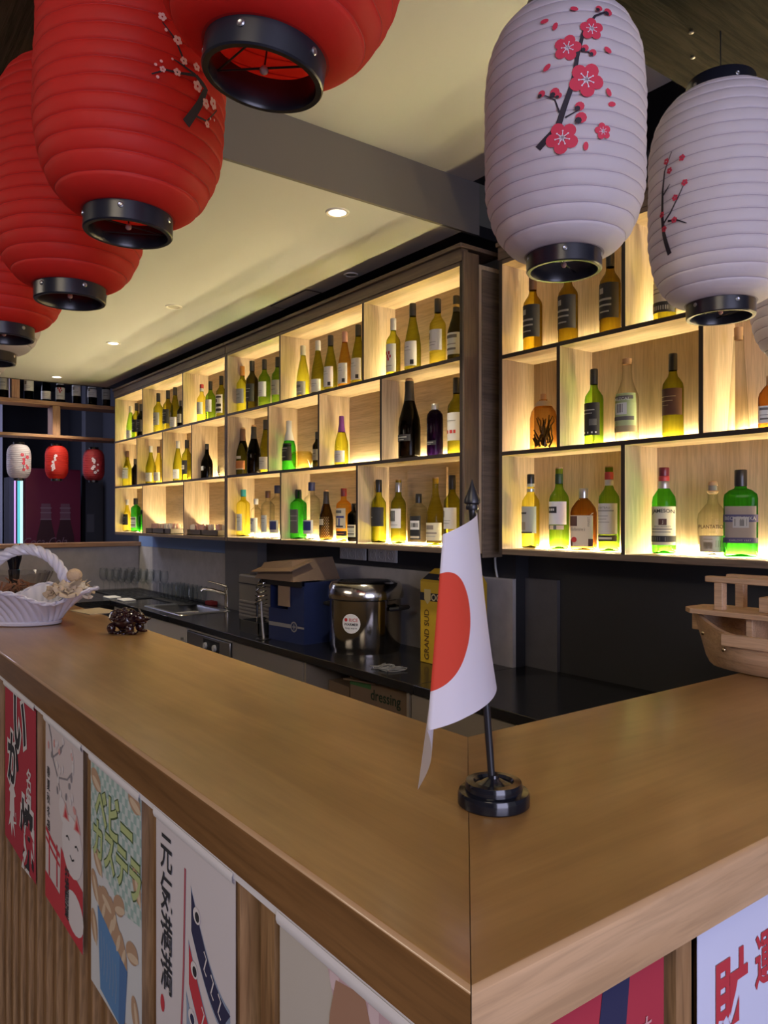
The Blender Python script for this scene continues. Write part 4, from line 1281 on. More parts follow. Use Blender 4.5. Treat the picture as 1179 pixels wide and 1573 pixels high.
# carp streamers
s = front_sheet(-1.134, -.863, .43, 4)
for k, ch in enumerate('元気満満'):
    s.text(ch, .16, .13 + .135 * k, .060, I_BLK, .012, .8)
s.ell(.10, .66, .03, .03, I_RED)
s.stroke([(.42, .12), (.40, .45), (.36, .72)], .006, ink('pole_red', (.40, .10, .13)))


def carp(u0, v0, L, hh, body, eye):
    top = [(u0 + L * t, v0 + .09 * math.sin(t * 2.4) * 1.0 + .16 * t - hh / 2 * (1 - .55 * t)) for t in [k / 8 for k in range(9)]]
    bot = [(u0 + L * t, v0 + .09 * math.sin(t * 2.4) * 1.0 + .16 * t + hh / 2 * (1 - .35 * t)) for t in [k / 8 for k in range(9)]]
    o1 = [(a - .01, b - .012) for a, b in top] + [(a + .01, b + .014) for a, b in reversed(bot)]
    s.poly(o1, I_LBLUE, off=.0018)
    tail = [(top[-1][0] - .05, (top[-1][1] + bot[-1][1]) / 2)]
    s.poly(top + tail + list(reversed(bot)), body, off=.0026)
    s.ell(u0 + .07, v0 - .0, .045, .026, I_WHT, off=.0034)
    s.ell(u0 + .075, v0 + .003, .026, .016, eye, off=.0038)
    for k in range(3):
        t = .35 + .18 * k
        a = u0 + L * t
        b = v0 + .09 * math.sin(t * 2.4) + .16 * t
        s.stroke([(a, b - hh * .28), (a + .03, b - .02), (a, b + .02), (a + .03, b + hh * .25)], .003, I_WHT, off=.0036)


carp(.50, .235, .45, .13, I_NAVY, I_BLK)
carp(.47, .415, .46, .13, I_RED, I_BLK)
carp(.44, .575, .44, .10, I_LBLUE, I_NAVY)
s.ell(.56, .83, .24, .12, I_WHT, off=.002)
for a in (.44, .80):
    s.poly([(a - .07, .75), (a, .66), (a + .07, .74)], I_RED, off=.0028)
s.ell(.84, .80, .07, .09, I_PINK, off=.003)
s.ell(.84, .80, .035, .06, I_RED, off=.0034)
s.stroke([(.44, .80), (.49, .785), (.54, .80)], .004, I_BLK, off=.0034)
s.stroke([(.62, .85), (.66, .86), (.70, .85)], .004, I_BLK, off=.0034)
s.stroke([(.30, .72), (.33, .80), (.31, .90)], .003, I_LINE)
s.poly([(.32, .97), (.40, .90), (.50, .95), (.52, 1), (.30, 1)], I_RED, off=.0028)
s.make('white banner with three carp streamers and black lettering', C_WHITE)

# cream banner with pillar and pink check
s = front_sheet(-.752, -.478, .43, 5)
PCK = checks('pink_check', (.52, .36, .40), (.64, .50, .53), 60)
s.poly([(.34, .0), (.98, .0), (1, 1), (.62, 1), (.60, .3), (.44, .16)], PCK, off=.0015)
s.poly([(.42, .05), (.60, .03), (.66, .12), (.70, .6), (.60, .6), (.56, .18), (.50, .6), (.42, .6), (.46, .2), (.40, .6), (.28, .6), (.38, .14)], ink('brown_pillar', (.36, .20, .13)), off=.0025)
s.poly([(.48, .14), (.54, .14), (.52, .6), (.49, .6)], I_BUNL, off=.003)
s.stroke([(.80, .26), (.84, .32), (.82, .40)], [.004, .022, .012], I_BLK)
s.make('cream and pink checked banner nearest the bar corner', C_CREAM)


def side_sheet(y0, y1, h, seed):
    return Sheet((-.4560, y0, 1.0875), (0, 1, 0), (1, 0, 0), y1 - y0, h, seed)


s = side_sheet(.47, .702, .42, 6)
s.poly([(.58, 0), (.76, 0), (.70, .25), (.72, .6), (.45, .6), (.50, .25)], I_NAVY, off=.002)
for a, b in ((.56, .30), (.64, .27), (.60, .34), (.53, .36), (.66, .33)):
    s.ell(a, b, .05, .028, I_WHT, off=.003)
s.text('も', .88, .20, .035, ink('rose', (.60, .30, .30)), .0)
s.text('ち', .88, .32, .035, ink('rose', (.60, .30, .30)), .0)
s.make('red banner with a navy band on the right leg of the bar', C_RED)
s = side_sheet(.764, 1.024, .42, 7)
s.text('財', .26, .26, .098, I_RED, .03, .75)
s.text('運', .56, .22, .07, I_RED, .02, .7)
s.text('福', .80, .12, .10, I_RED, .03, .8)
s.poly([(.34, .46), (.42, .44), (.40, .52), (.46, .66), (.36, .74), (.32, .60)], I_RED)
s.stroke([(.44, .62), (.54, .56), (.62, .60), (.58, .70)], .004, I_NAVY)
s.make('lavender white banner with red brush lettering', C_LAV)


# ================================================================== lanterns
def lantern_r(t):
    s_ = abs(2 * t - 1)
    q = max(0.0, (s_ - .30) / .70)
    return .060 + .0765 * math.sqrt(max(0, 1 - q ** 2.3))


RIVET = mat('rivet_metal', (.35, .36, .38), .3, .9)
_LM = {}


def lantern(label, loc, fabric, seam, group, sc=1.0, prints=None, top=2.50, tilt=0.0, rz=0.0):
    H = .475
    N = 18
    t = thing('paper_lantern', label, 'lantern', loc, rz, group)
    key = (fabric.name,)
    if key not in _LM:
        prof, mis = [], []
        za, zb = .028, H - .028
        for i in range(N):
            for j, f in enumerate((0.0, .03, .2, .4, .6, .8, .97)):
                q = (i + f) / N
                r = lantern_r(q) + .0025 * (max(0, math.sin(PI * f)) ** .6) - (.0008 if j == 0 else 0)
                prof.append((r, za + (zb - za) * q))
                mis.append(1 if j in (0, 6) else 0)
        prof.append((lantern_r(1.0), zb))
        b = MB().lathe(prof, 72, cap=False, mis=mis)
        # fabric seams: slight creases round the body
        rnd_ = random.Random(4)
        ph = [rnd_.uniform(0, 6.28) for _ in range(8)]
        nv = []
        for x_, y_, z_ in b.v:
            a_ = math.atan2(y_, x_)
            r_ = math.hypot(x_, y_)
            d_ = .0007 * math.sin(a_ * 9 + ph[0] + z_ * 13) * math.sin(z_ * 60 + ph[1]) + .0004 * math.sin(a_ * 17 + ph[2] - z_ * 40)
            k_ = (r_ + d_ * max(0, (r_ - .06) / .07)) / r_
            nv.append((x_ * k_, y_ * k_, z_))
        b.v = nv
        me_body = b.mesh('body', [fabric, seam], 180)
        ringb = MB().lathe([(.0655, .002), (.0655, .036), (.058, .036), (.0565, .004), (.058, 0), (.064, 0), (.0655, .002)], 56, cap=False).mesh('bottom_ring', RING, 40)
        ringt = MB().lathe([(.0655, H - .034), (.0655, H - .002), (.064, H), (.058, H), (.0565, H - .034), (.0655, H - .034)], 56, cap=False).mesh('top_ring', RING, 40)
        riv = MB().lathe([(.0042, 0), (.0042, .0008), (.0028, .0016), (.0014, .0012), (.0, .0012)], 12, cap=False).mesh('rivet', RIVET)
        mb = MB()
        mb.tube([(-.057, 0, .014), (.057, 0, .014)], .0012, 6)
        mb.tube([(.057, 0, .014), (-.02, .053, .014)], .0012, 6)
        mb.tube([(0, 0, .014), (0, 0, H - .02)], .0010, 6)
        mb.tube([(-.057, 0, H - .02), (.057, 0, H - .02)], .0012, 6)
        wir = mb.mesh('wire_brace', BLACK)
        tip = MB().ball((.0, .0, .012), .005, 10, 6).mesh('wire_clip', mat('pink_clip', (.6, .35, .33), .5))
        _LM[key] = (me_body, ringb, ringt, riv, wir, tip)
    me_body, ringb, ringt, riv, wir, tip = _LM[key]
    place('body', me_body, t)
    rb_, rt_ = place('bottom_ring', ringb, t), place('top_ring', ringt, t)
    turn = loc[0] * 5 + loc[1] * 3
    for ring_, zz in ((rb_, .02), (rt_, H - .018)):
        for k in range(5):
            a = turn + .4 + 2 * PI * k / 5
            o = place('rivet', riv, ring_)
            o.location = (.0655 * math.cos(a), .0655 * math.sin(a), zz)
            o.rotation_euler = (0, PI / 2, a)
    for nm, me in (('wire_brace', wir), ('wire_clip', tip)):
        o = place(nm, me, t)
        o.rotation_euler = (0, 0, turn)
    t.scale = (sc, sc, sc)
    if tilt:
        t.rotation_euler = Matrix.Rotation(tilt, 3, Vector((-.8, .6, 0))).to_euler()
    hz = (top - loc[2]) / sc
    MB().tube([(.0, 0, H - .02), (0, 0, hz)], .0011 / sc, 6).build('hanging_wire', BLACK, t)
    if prints:
        prints(t, loc, sc)
    return t


def on_lantern(a, z, off=0.0):
    """point just outside the fabric at angle a and height z above the lantern's base"""
    H = .475
    q = min(1, max(0, (z - .028) / (H - .056)))
    r = lantern_r(q) + .0040 + off
    return Vector((r * math.cos(a), r * math.sin(a), z))


class Bough:
    """blossom print on a lantern; a is the angle round it, z the height above its base"""

    def __init__(self):
        self.mb, self.mats = MB(), []

    def mi(self, m):
        if m not in self.mats:
            self.mats.append(m)
        return self.mats.index(m)

    def patch(self, a, z, pts, m, off=0.0):
        self.mb.add([on_lantern(a + dx / .137, z + dz, off) for dx, dz in pts], [tuple(range(len(pts)))], self.mi(m))

    def branch(self, pts, w, m, off=0.0):
        # resample so that it follows the curve of the lantern
        P = []
        for (a0, z0), (a1, z1) in zip(pts[:-1], pts[1:]):
            for k in range(4):
                P.append((a0 + (a1 - a0) * k / 4, z0 + (z1 - z0) * k / 4))
        P.append(pts[-1])
        n = len(P)
        vs = []
        for k, (a, z) in enumerate(P):
            a0, z0 = P[max(k - 1, 0)]
            a1, z1 = P[min(k + 1, n - 1)]
            t = Vector(((a1 - a0) * .137, z1 - z0)).normalized()
            ww = (w[0] + (w[1] - w[0]) * k / (n - 1)) / 2
            for s_ in (1, -1):
                vs.append(on_lantern(a - s_ * t.y * ww / .137, z + s_ * t.x * ww, off))
        self.mb.add(vs, [(2 * k, 2 * k + 1, 2 * k + 3, 2 * k + 2) for k in range(n - 1)], self.mi(m))

    def flower(self, a, z, r, m, m2, rot=.3):
        for k in range(5):
            q = rot + 2 * PI * k / 5
            cx, cz = .58 * r * math.cos(q), .58 * r * math.sin(q)
            self.patch(a, z, [(cx + .41 * r * math.cos(j * PI / 6), cz + .41 * r * math.sin(j * PI / 6)) for j in range(12)], m, .0006 + .00005 * k)
        if m2:
            for k in range(7):
                q = rot + 2 * PI * k / 7
                d, e = (math.cos(q), math.sin(q)), (-math.sin(q), math.cos(q))
                self.patch(a, z, [(d[0] * r * .1 + e[0] * r * .035, d[1] * r * .1 + e[1] * r * .035), (d[0] * r * .1 - e[0] * r * .035, d[1] * r * .1 - e[1] * r * .035), (d[0] * r * .42 - e[0] * r * .02, d[1] * r * .42 - e[1] * r * .02), (d[0] * r * .42 + e[0] * r * .02, d[1] * r * .42 + e[1] * r * .02)], m2, .0013)
                self.patch(a, z, [(d[0] * r * .42 + r * .055 * math.cos(j * PI / 3), d[1] * r * .42 + r * .055 * math.sin(j * PI / 3)) for j in range(6)], m2, .0013)

    def bud(self, a, z, r, m, m2=None):
        self.patch(a, z, [(r * math.cos(j * PI / 5), r * math.sin(j * PI / 5)) for j in range(10)], m, .0009)
        if m2:
            self.patch(a, z, [(-.5 * r + .6 * r * math.cos(j * PI / 4), -.5 * r + .6 * r * math.sin(j * PI / 4)) for j in range(8)], m2, .0012)

    def petal(self, a, z, r, m, q=1.0):
        pts = []
        for j in range(10):
            x_, y_ = r * 1.25 * math.cos(j * PI / 5), r * .75 * math.sin(j * PI / 5)
            pts.append((x_ * math.cos(q) - y_ * math.sin(q), x_ * math.sin(q) + y_ * math.cos(q)))
        self.patch(a, z, pts, m, .0008)

    def build(self, t):
        self.mb.build('blossom_print', self.mats, t)


P_RED = mat('print_blossom_red', (.60, .035, .075), .7)
P_BARK = mat('print_bark', (.022, .016, .026), .7)
P_PINK = mat('print_blossom_pink', (.80, .45, .47), .7)
P_PALE = mat('print_pale', (.72, .60, .70), .7)


def prints_w1(t, loc, sc):
    b = Bough()
    Z = lambda z: z - loc[2]
    br = [(-1.167, 2.112), (-0.944, 2.139), (-0.872, 2.17), (-0.771, 2.209), (-0.728, 2.249), (-0.655, 2.289), (-0.505, 2.318), (-0.308, 2.332)]
    b.branch([(a, Z(z)) for a, z in br], (.011, .003), P_BARK)
    for tw in ([(-0.924, 2.163), (-0.973, 2.184), (-1.091, 2.195)], [(-0.858, 2.154), (-0.713, 2.164)], [(-0.684, 2.258), (-0.551, 2.255)]):
        b.branch([(a, Z(z)) for a, z in tw], (.003, .0015), P_BARK)
    for k, (a, z, r) in enumerate(((-0.56, 2.294, 45), (-0.835, 2.264, 50), (-0.626, 2.212, 65), (-0.892, 2.122, 60), (-0.432, 2.132, 32))):
        b.flower(a, Z(z), r * 4.3e-4, P_RED, P_PALE, .3 + k)
    for a, z, r in ((-1.122, 2.198, 14), (-0.973, 2.196, 18), (-0.93, 2.19, 12), (-0.699, 2.17, 18), (-0.684, 2.152, 22), (-0.551, 2.255, 14), (-0.64, 2.262, 14), (-0.442, 2.333, 14), (-0.325, 2.329, 18)):
        b.bud(a, Z(z), r * 4.0e-4, P_RED, P_BARK)
    for k, (a, z) in enumerate(((-1.1, 2.317), (-0.973, 2.303), (-0.37, 2.262), (-1.061, 2.238), (-0.359, 2.195), (-0.318, 2.177), (-0.631, 2.107), (-0.751, 2.331))):
        b.petal(a, Z(z), .0055, P_RED, k * 1.3)
    b.build(t)


def prints_w2(t, loc, sc):
    b = Bough()
    Z = lambda z: z - loc[2]
    b.branch([(a, Z(z)) for a, z in ((-1.80, 2.031), (-1.87, 2.072), (-1.90, 2.11), (-1.89, 2.158), (-1.85, 2.194), (-1.72, 2.225))], (.011, .0015), P_BARK)
    for tw in ([(-1.891, 2.091), (-1.742, 2.108), (-1.615, 2.132), (-1.518, 2.155)], [(-1.789, 2.094), (-1.635, 2.089), (-1.492, 2.077)], [(-1.899, 2.147), (-1.813, 2.156), (-1.752, 2.164)]):
        b.branch([(a, Z(z)) for a, z in tw], (.0045, .0015), P_BARK)
    for k, (a, z) in enumerate(((-1.556, 2.204), (-1.756, 2.19), (-1.518, 2.155), (-1.664, 2.133), (-1.677, 2.091), (-1.854, 2.082), (-1.813, 2.211), (-1.9, 2.112))):
        b.flower(a, Z(z), .0066, P_RED, None, k)
    b.build(t)


def prints_l2(t, loc, sc):
    b = Bough()
    Z = lambda z: z - loc[2]
    b.branch([(a, Z(z)) for a, z in ((.246, 2.078), (.392, 2.113), (.484, 2.142), (.337, 2.151))], (.0135, .006), P_BARK)
    for tw, w in (([(.337, 2.151), (.234, 2.153), (.074, 2.157)], .004), ([(.337, 2.151), (.152, 2.142), (.001, 2.138), (-.139, 2.126)], .0045), ([(.186, 2.155), (.163, 2.167), (.085, 2.185), (-.05, 2.201)], .004), ([(.364, 2.095), (.517, 2.098), (.697, 2.127)], .0035)):
        b.branch([(a, Z(z)) for a, z in tw], (w, .0018), P_BARK)
    for k, (a, z, r) in enumerate(((-.055, 2.208, 40), (.107, 2.185, 45), (.181, 2.161, 38), (.337, 2.163, 40), (.357, 2.137, 55), (.484, 2.121, 50), (.61, 2.13, 60), (.526, 2.094, 35), (.113, 2.141, 38), (-.035, 2.137, 30))):
        b.flower(a, Z(z), r * 1.5e-4, P_PINK, None, k)
    for a, z, r in ((-.015, 2.192, 15), (.058, 2.156, 12), (-.105, 2.14, 14), (-.052, 2.147, 14), (-.082, 2.124, 15), (.567, 2.105, 13), (.641, 2.108, 13)):
        b.bud(a, Z(z), r * 1.5e-4, P_PINK)
    b.build(t)


def prints_small(colr, a0):
    def fn(t, loc, sc):
        b = Bough()
        b.branch([(a0 - .15, .12), (a0 - .05, .18), (a0 + .05, .24), (a0 + .1, .33)], (.010, .003), P_BARK)
        rnd_ = random.Random(int(abs(loc[1]) * 100))
        for k in range(8):
            b.flower(a0 + rnd_.uniform(-.35, .35), .13 + .026 * k, rnd_.uniform(.012, .026), colr, None, k)
        b.build(t)
    return fn


F_RED = mat('red_lantern_cloth', (.74, .040, .028), .62, trans=.52, bump=.25, bscale=55)
F_REDS = mat('red_lantern_seam', (.52, .018, .018), .6, trans=.3)
F_WHT = mat('white_lantern_cloth', (.76, .71, .76), .6, trans=.40, bump=.25, bscale=55)
F_WHTS = mat('white_lantern_seam', (.44, .38, .45), .6, trans=.2)
G_R, G_W, G_S = 'red lanterns over the bar', 'white lanterns over the bar', 'small lanterns under the wine rack'
lantern('red lantern with open black ring, nearest the top picture edge', (-.737, .389, 1.990), F_RED, F_REDS, G_R, tilt=.14)
lantern('red lantern printed with a pink blossom branch', (-1.164, .386, 1.950), F_RED, F_REDS, G_R, prints=prints_l2, tilt=.03)
lantern('plain red lantern behind the blossom printed red one', (-1.548, .401, 1.936), F_RED, F_REDS, G_R)
lantern('red lantern half cut by the left picture edge', (-1.96, .36, 1.935), F_RED, F_REDS, G_R)
lantern('white lantern peeping out behind the row of red ones', (-2.395, .406, 1.955), F_WHT, F_WHTS, G_W)
lantern('white lantern last in the row of red ones', (-2.80, .40, 1.945), F_WHT, F_WHTS, G_W)
lantern('white lantern with large red blossoms and petals', (-.888, 1.063, 1.953), F_WHT, F_WHTS, G_W, prints=prints_w1)
lantern('white lantern with small red blossom twig', (-.824, 1.466, 1.921), F_WHT, F_WHTS, G_W, prints=prints_w2)
lantern('white lantern sliver at the right picture edge', (-.82, 1.87, 1.86), F_WHT, F_WHTS, G_W)
lantern('small white lantern with red blossom twig beneath the wine rack', (-7.2, 1.44, 1.835), F_WHT, F_WHTS, G_S, .70, prints_small(P_RED, .25), 2.215)
lantern('small bright red lantern with white blossoms beneath the rack post', (-7.2, 1.75, 1.840), F_RED, F_REDS, G_S, .70, prints_small(P_PALE, -.55), 2.215)
lantern('small dark red lantern with white blossoms nearest the shelf unit', (-7.2, 2.072, 1.835), mat('dark_red_lantern_cloth', (.33, .018, .028), .62, trans=.2), F_REDS, G_S, .68, prints_small(P_PALE, -.15), 2.215)

# ================================================================== flag on its stand
RV, DV = Vector((.6, .8, 0)), Vector((-.8, .6, 0))      # two horizontal directions the cloth is laid out along
flag = thing('table_flag', 'small Japanese flag on round black stand at the bar corner', 'flag', (-.702, .703, 1.15))
GLOSSB = mat('glossy_black_plastic', (.008, .009, .014), .12)
MB().lathe([(.0, 0), (.0445, 0), (.0462, .002), (.0462, .014), (.0445, .018), (.037, .019), (.037, .026), (.0355, .030), (.026, .0305), (.024, .027), (.016, .029), (.007, .034), (.0065, .038), (0, .038)], 48, cap=False).build('stand', GLOSSB, flag, angle=30)


def pole(h):
    """pole centre at height h above the bar"""
    t = h / .415
    return RV * (-.030 * t) + DV * (.0 * t) + Vector((0, 0, h))


MB().tube([pole(.03), pole(.2), pole(.382)], .0048, 12).build('pole', BLACK, flag)
mb = MB()
top = pole(.382)
m2 = MB().lathe([(.0, -.004), (.0075, -.003), (.0085, .0), (.0075, .004), (.0105, .006), (.0105, .010), (.004, .026), (.0, .037)], 16, cap=False)
mb.add([Vector(p) + top for p in m2.v], m2.f)
mb.build('finial', BLACK, flag)
HT, HB = .376, .152


def cloth(s, t):
    """s 0..1 out along the fly, t 0 top .. 1 bottom"""
    base = pole(HT + (HB - HT) * t)
    if s < .5:
        q = s / .5
        r = (.047 + .034 * t) * q ** 2.1
        d = -.142 * math.sin(q * PI / 2)
        dz = .026 * q ** 1.5
    else:
        q = (s - .5) / .5
        r = (.047 + .034 * t) + (-.007 + .0125 * t) * q - (.004 + .007 * t) * math.sin(q * PI)
        d = -.142 + .155 * q
        dz = .026 + .112 * q ** 1.1
    return base - RV * (r - (.004 + .010 * t * t) * max(0, 1 - s * 3)) + DV * (d * .8 - .0065 * max(0, 1 - s * 4)) - Vector((0, 0, dz))


FLW = mat('flag_white_cloth', (.76, .73, .78), .8, trans=.28)
fm = bpy.data.materials.new('flag_cloth')
fm.use_nodes = True
nt = fm.node_tree
pb = nt.nodes['Principled BSDF']
pb.inputs['Roughness'].default_value = .8
uvn = nt.nodes.new('ShaderNodeUVMap')
vm = nt.nodes.new('ShaderNodeVectorMath')
vm.operation = 'DISTANCE'
vm.inputs[1].default_value = (.75, .5, 0)
gt = nt.nodes.new('ShaderNodeMath')
gt.operation = 'LESS_THAN'
gt.inputs[1].default_value = .30
mx = nt.nodes.new('ShaderNodeMix')
mx.data_type = 'RGBA'
mx.inputs['A'].default_value = (.76, .73, .80, 1)
mx.inputs['B'].default_value = (.66, .060, .028, 1)
nt.links.new(uvn.outputs['UV'], vm.inputs[0])
nt.links.new(vm.outputs['Value'], gt.inputs[0])
nt.links.new(gt.outputs['Value'], mx.inputs['Factor'])
nt.links.new(mx.outputs['Result'], pb.inputs['Base Color'])
trn = nt.nodes.new('ShaderNodeBsdfTranslucent')
nt.links.new(mx.outputs['Result'], trn.inputs['Color'])
mxs = nt.nodes.new('ShaderNodeMixShader')
mxs.inputs['Fac'].default_value = .25
nt.links.new(pb.outputs['BSDF'], mxs.inputs[1])
nt.links.new(trn.outputs['BSDF'], mxs.inputs[2])
nt.links.new(mxs.outputs['Shader'], nt.nodes['Material Output'].inputs['Surface'])
NU, NV = 60, 40
o = MB().grid(cloth, NU, NV).build('cloth', fm, flag, angle=180)
uv = o.data.uv_layers.new(name='UVMap')
for lp in o.data.loops:
    i, j = lp.vertex_index % (NU + 1), lp.vertex_index // (NU + 1)
    uv.data[lp.index].uv = (1.5 * i / NU, j / NV)

# ================================================================== basket, bowl, mill, figurine, card
BASKET = mat('white_glazed_wicker', (.62, .60, .68), .35, coat=.3)
bk = thing('basket', 'white woven handled basket of dried flowers on the bar', 'basket', (-2.851, .592, 1.15), math.radians(53))


def bas(u, v, inner=False):
    a = 2 * PI * u
    e = v ** 1.25
    lobe = 1 + .10 * e * math.cos(4 * a) + .05 * e * math.cos(8 * a)
    rx, ry = .113 + .060 * e * abs(math.cos(a)) ** .8 + .025 * e, .075 + .070 * e
    z = .012 + .095 * v ** .85 + .022 * e * math.cos(4 * a) - .005 * e
    rib = .0105 * abs(math.sin(17 * a + 5.0 * v)) ** .8 * (1 if v > .02 else 0)
    if inner:
        rib = -.010 + .006 * abs(math.sin(17 * a - 5.0 * v))
    k = 1 + rib / .12
    return (rx * lobe * k * math.cos(a), ry * lobe * k * math.sin(a), z)


mb = MB().grid(lambda u, v: bas(u, v), 400, 16, wrap=True)
mb.grid(lambda u, v: bas(1 - u, v, True), 240, 10, wrap=True)
mb.build('woven_body', BASKET, bk, angle=180)
MB().lathe([(.0, .0), (.112, 0), (.120, .004), (.122, .011), (.114, .016), (0, .016)], 48, ay=.68, cap=False).build('foot', BASKET, bk)
# rope rim
rim = [bas(k / 120, 1.0) for k in range(121)]
mb = MB()
for ph in (0, PI):
    pts = []
    for k, p in enumerate(rim):
        w = k * .9 + ph
        a = 2 * PI * k / 120
        pts.append((p[0] + .004 * math.cos(w) * math.cos(a), p[1] + .004 * math.cos(w) * math.sin(a), p[2] + .004 * math.sin(w)))
    mb.tube(pts, .0048, 6)
mb.build('rope_rim', BASKET, bk)


def twist(path, R_, r_, turns, strands=3, seg=8):
    m = MB()
    P = [Vector(p) for p in path]
    n = len(P)
    for s_ in range(strands):
        pts = []
        for k in range(n):
            t = (P[min(k + 1, n - 1)] - P[max(k - 1, 0)]).normalized()
            b = t.cross(Vector((0, 1, 0))).normalized()
            c = t.cross(b).normalized()
            w = turns * 2 * PI * k / (n - 1) + 2 * PI * s_ / strands
            pts.append(P[k] + b * (R_ * math.cos(w)) + c * (R_ * math.sin(w)))
        m.tube(pts, r_, seg)
    return m


hp = [(.143 * math.cos(PI * k / 90), 0, .095 + .163 * math.sin(PI * k / 90) ** .9) for k in range(91)]
twist(hp, .0095, .0105, 5.5).build('twisted_handle', BASKET, bk)
# dried flowers on the right end of the rim
DRY = [mat('dried_petal', (.52, .41, .29), .8), mat('dried_petal_light', (.64, .55, .42), .8), mat('dried_husk', (.42, .31, .20), .85)]
rnd = random.Random(11)


def rosette(cx, cyy, cz, r, m, tilt):
    q = MB()
    for ring, n, op in ((0, 4, .35), (1, 5, .75), (2, 6, 1.15)):
        for k in range(n):
            a = 2 * PI * k / n + ring * .6 + rnd.random() * .3
            rr = r * (.35 + .32 * ring)
            R_ = Matrix.Rotation(a, 4, 'Z') @ Matrix.Rotation(op, 4, 'Y')

            def pf(u, v):
                x_ = (u - .5) * 2
                return R_ @ Vector((rr * .35 * (1 - v) ** 2 * .3 + rr * .25 * x_ * x_, rr * .55 * x_ * math.sin(PI * (.15 + .8 * v)), rr * v))
            q.grid(pf, 5, 5)
    T = Matrix.Translation((cx, cyy, cz)) @ Matrix.Rotation(tilt[0], 4, 'X') @ Matrix.Rotation(tilt[1], 4, 'Y')
    q.v = [tuple(T @ Vector(p)) for p in q.v]
    o_ = q.build('dried_flower', m, None, angle=180)
    return o_


for cx, cyy, cz, r, mi_, tl in ((.165, -.050, .118, .048, 0, (.5, .3)), (.140, .03, .128, .040, 0, (0, -.2)), (.185, .05, .120, .038, 2, (-.4, .7)), (.120, -.06, .115, .034, 2, (.9, -.3)), (.200, .0, .112, .036, 1, (.2, 1.0)), (.09, .05, .118, .038, 1, (0, -.9))):
    o = rosette(cx, cyy, cz, r, DRY[mi_], tl)
    o.parent = bk
o = MB().ball((.168, .0, .168), .026, 16, 10, sc=(1, 1, .92)).build('seed_head', mat('dried_seed_head', (.55, .40, .26), .8, bump=1.0, bscale=120), bk)
mb = MB()
for k in range(9):
    a = rnd.uniform(-.9, .9)
    p0 = Vector((.135 + .03 * rnd.random(), .03 * a, .115))
    d = Vector((.06 * math.cos(a), .06 * math.sin(a), .025 + .02 * rnd.random()))
    nrm = Vector((-d.y, d.x, 0)).normalized() * .014
    mb.add([p0, p0 + d * .5 + nrm, p0 + d, p0 + d * .5 - nrm], [(0, 1, 2), (0, 2, 3)])
mb.build('dry_leaf', DRY[1], bk)

bw = thing('cut_glass_bowl', 'cut glass bowl of brown dried petals behind the basket', 'bowl', (-3.30, .62, 1.15))
mb = MB()


def bowl(u, v, t=0.0):
    a = 2 * PI * u
    r = .075 + .085 * v ** .7 + (.006 * abs(math.sin(10 * a)) * (v > .1) if t == 0 else -.006)
    return (r * math.cos(a), r * math.sin(a), .012 + .135 * v + (.006 * abs(math.cos(10 * a)) if v > .95 else 0))


mb.grid(bowl, 160, 12, wrap=True)
mb.grid(lambda u, v: bowl(1 - u, v, 1), 60, 8, wrap=True)
mb.lathe([(0, 0), (.078, 0), (.08, .008), (.074, .013), (0, .013)], 40, cap=False)
mb.build('glass_body', glass('cut_glass', (.95, .94, .94), (.66, .63, .64), .05, .40), bw, angle=25)
mb = MB()
for k in range(120):
    r, a = .12 * math.sqrt(rnd.random()), rnd.uniform(0, 6.3)
    z = .03 + .085 * rnd.random()
    r *= .62 + z * 4.6
    mm = Matrix.Translation((r * math.cos(a), r * math.sin(a), z)) @ Matrix.Rotation(rnd.uniform(0, 3), 4, 'X') @ Matrix.Rotation(rnd.uniform(0, 6), 4, 'Z')
    mb.box(-.016, .016, -.009, .009, -.002, .002, k % 2, mat=mm)
o = mb.build('dried_petals', [mat('brown_petal', (.26, .10, .055), .8), mat('rust_petal', (.36, .16, .09), .8)], bw)
o['kind'] = 'stuff'
ml = thing('pepper_mill', 'black pepper mill behind the cut glass bowl', 'mill', (-3.708, .722, 1.15))
MB().lathe([(0, 0), (.028, 0), (.029, .01), (.022, .05), (.020, .09), (.024, .125), (.024, .135), (0, .135)], 24, cap=False).build('body', GLOSSB, ml)
MB().lathe([(0, .136), (.020, .136), (.021, .145), (.031, .185), (.033, .205), (.030, .212), (.012, .214), (0, .213)], 24, cap=False).build('head', GLOSSB, ml)

# small dark red dragon turtle
RES = mat('dark_red_resin', (.020, .004, .006), .2, coat=.4)
fg = thing('figurine', 'small glossy dark red dragon turtle figurine on the bar', 'figurine', (-2.44, .80, 1.15), math.radians(38))


def blob(parts):
    m = MB()
    for c, r, sc_ in parts:
        m.ball(c, r, 16, 10, sc=sc_)
    return m


b = MB()
b.ball((0, 0, .042), .040, 28, 16, sc=(1.05, .85, .80))
for j, (n, t, r) in enumerate(((1, 0, .011), (6, .55, .0105), (9, 1.0, .010), (12, 1.4, .009))):
    for k in range(n):
        a = 2 * PI * k / n + j * .3
        p = (.042 * math.sin(t) * math.cos(a), .034 * math.sin(t) * math.sin(a), .042 + .032 * math.cos(t))
        b.ball(p, r, 8, 6, sc=(1, 1, .8))
b.build('shell', RES, fg)
b = blob([((.050, 0, .050), .018, (1.1, .9, 1)), ((.066, 0, .046), .013, (1.2, .9, .8)), ((.074, .006, .047), .005, (1, 1, 1)), ((.074, -.006, .047), .005, (1, 1, 1)), ((.054, .010, .062), .005, (1, 1, 1)), ((.054, -.010, .062), .005, (1, 1, 1)), ((.064, 0, .036), .010, (1.2, .9, .5))])
for s_ in (1, -1):
    b.tube([(.050, s_ * .008, .064), (.042, s_ * .014, .074), (.034, s_ * .017, .080)], [.004, .003, .001], 6)
    b.tube([(.070, s_ * .008, .042), (.080, s_ * .016, .046), (.084, s_ * .018, .056)], [.0025, .002, .0008], 5)
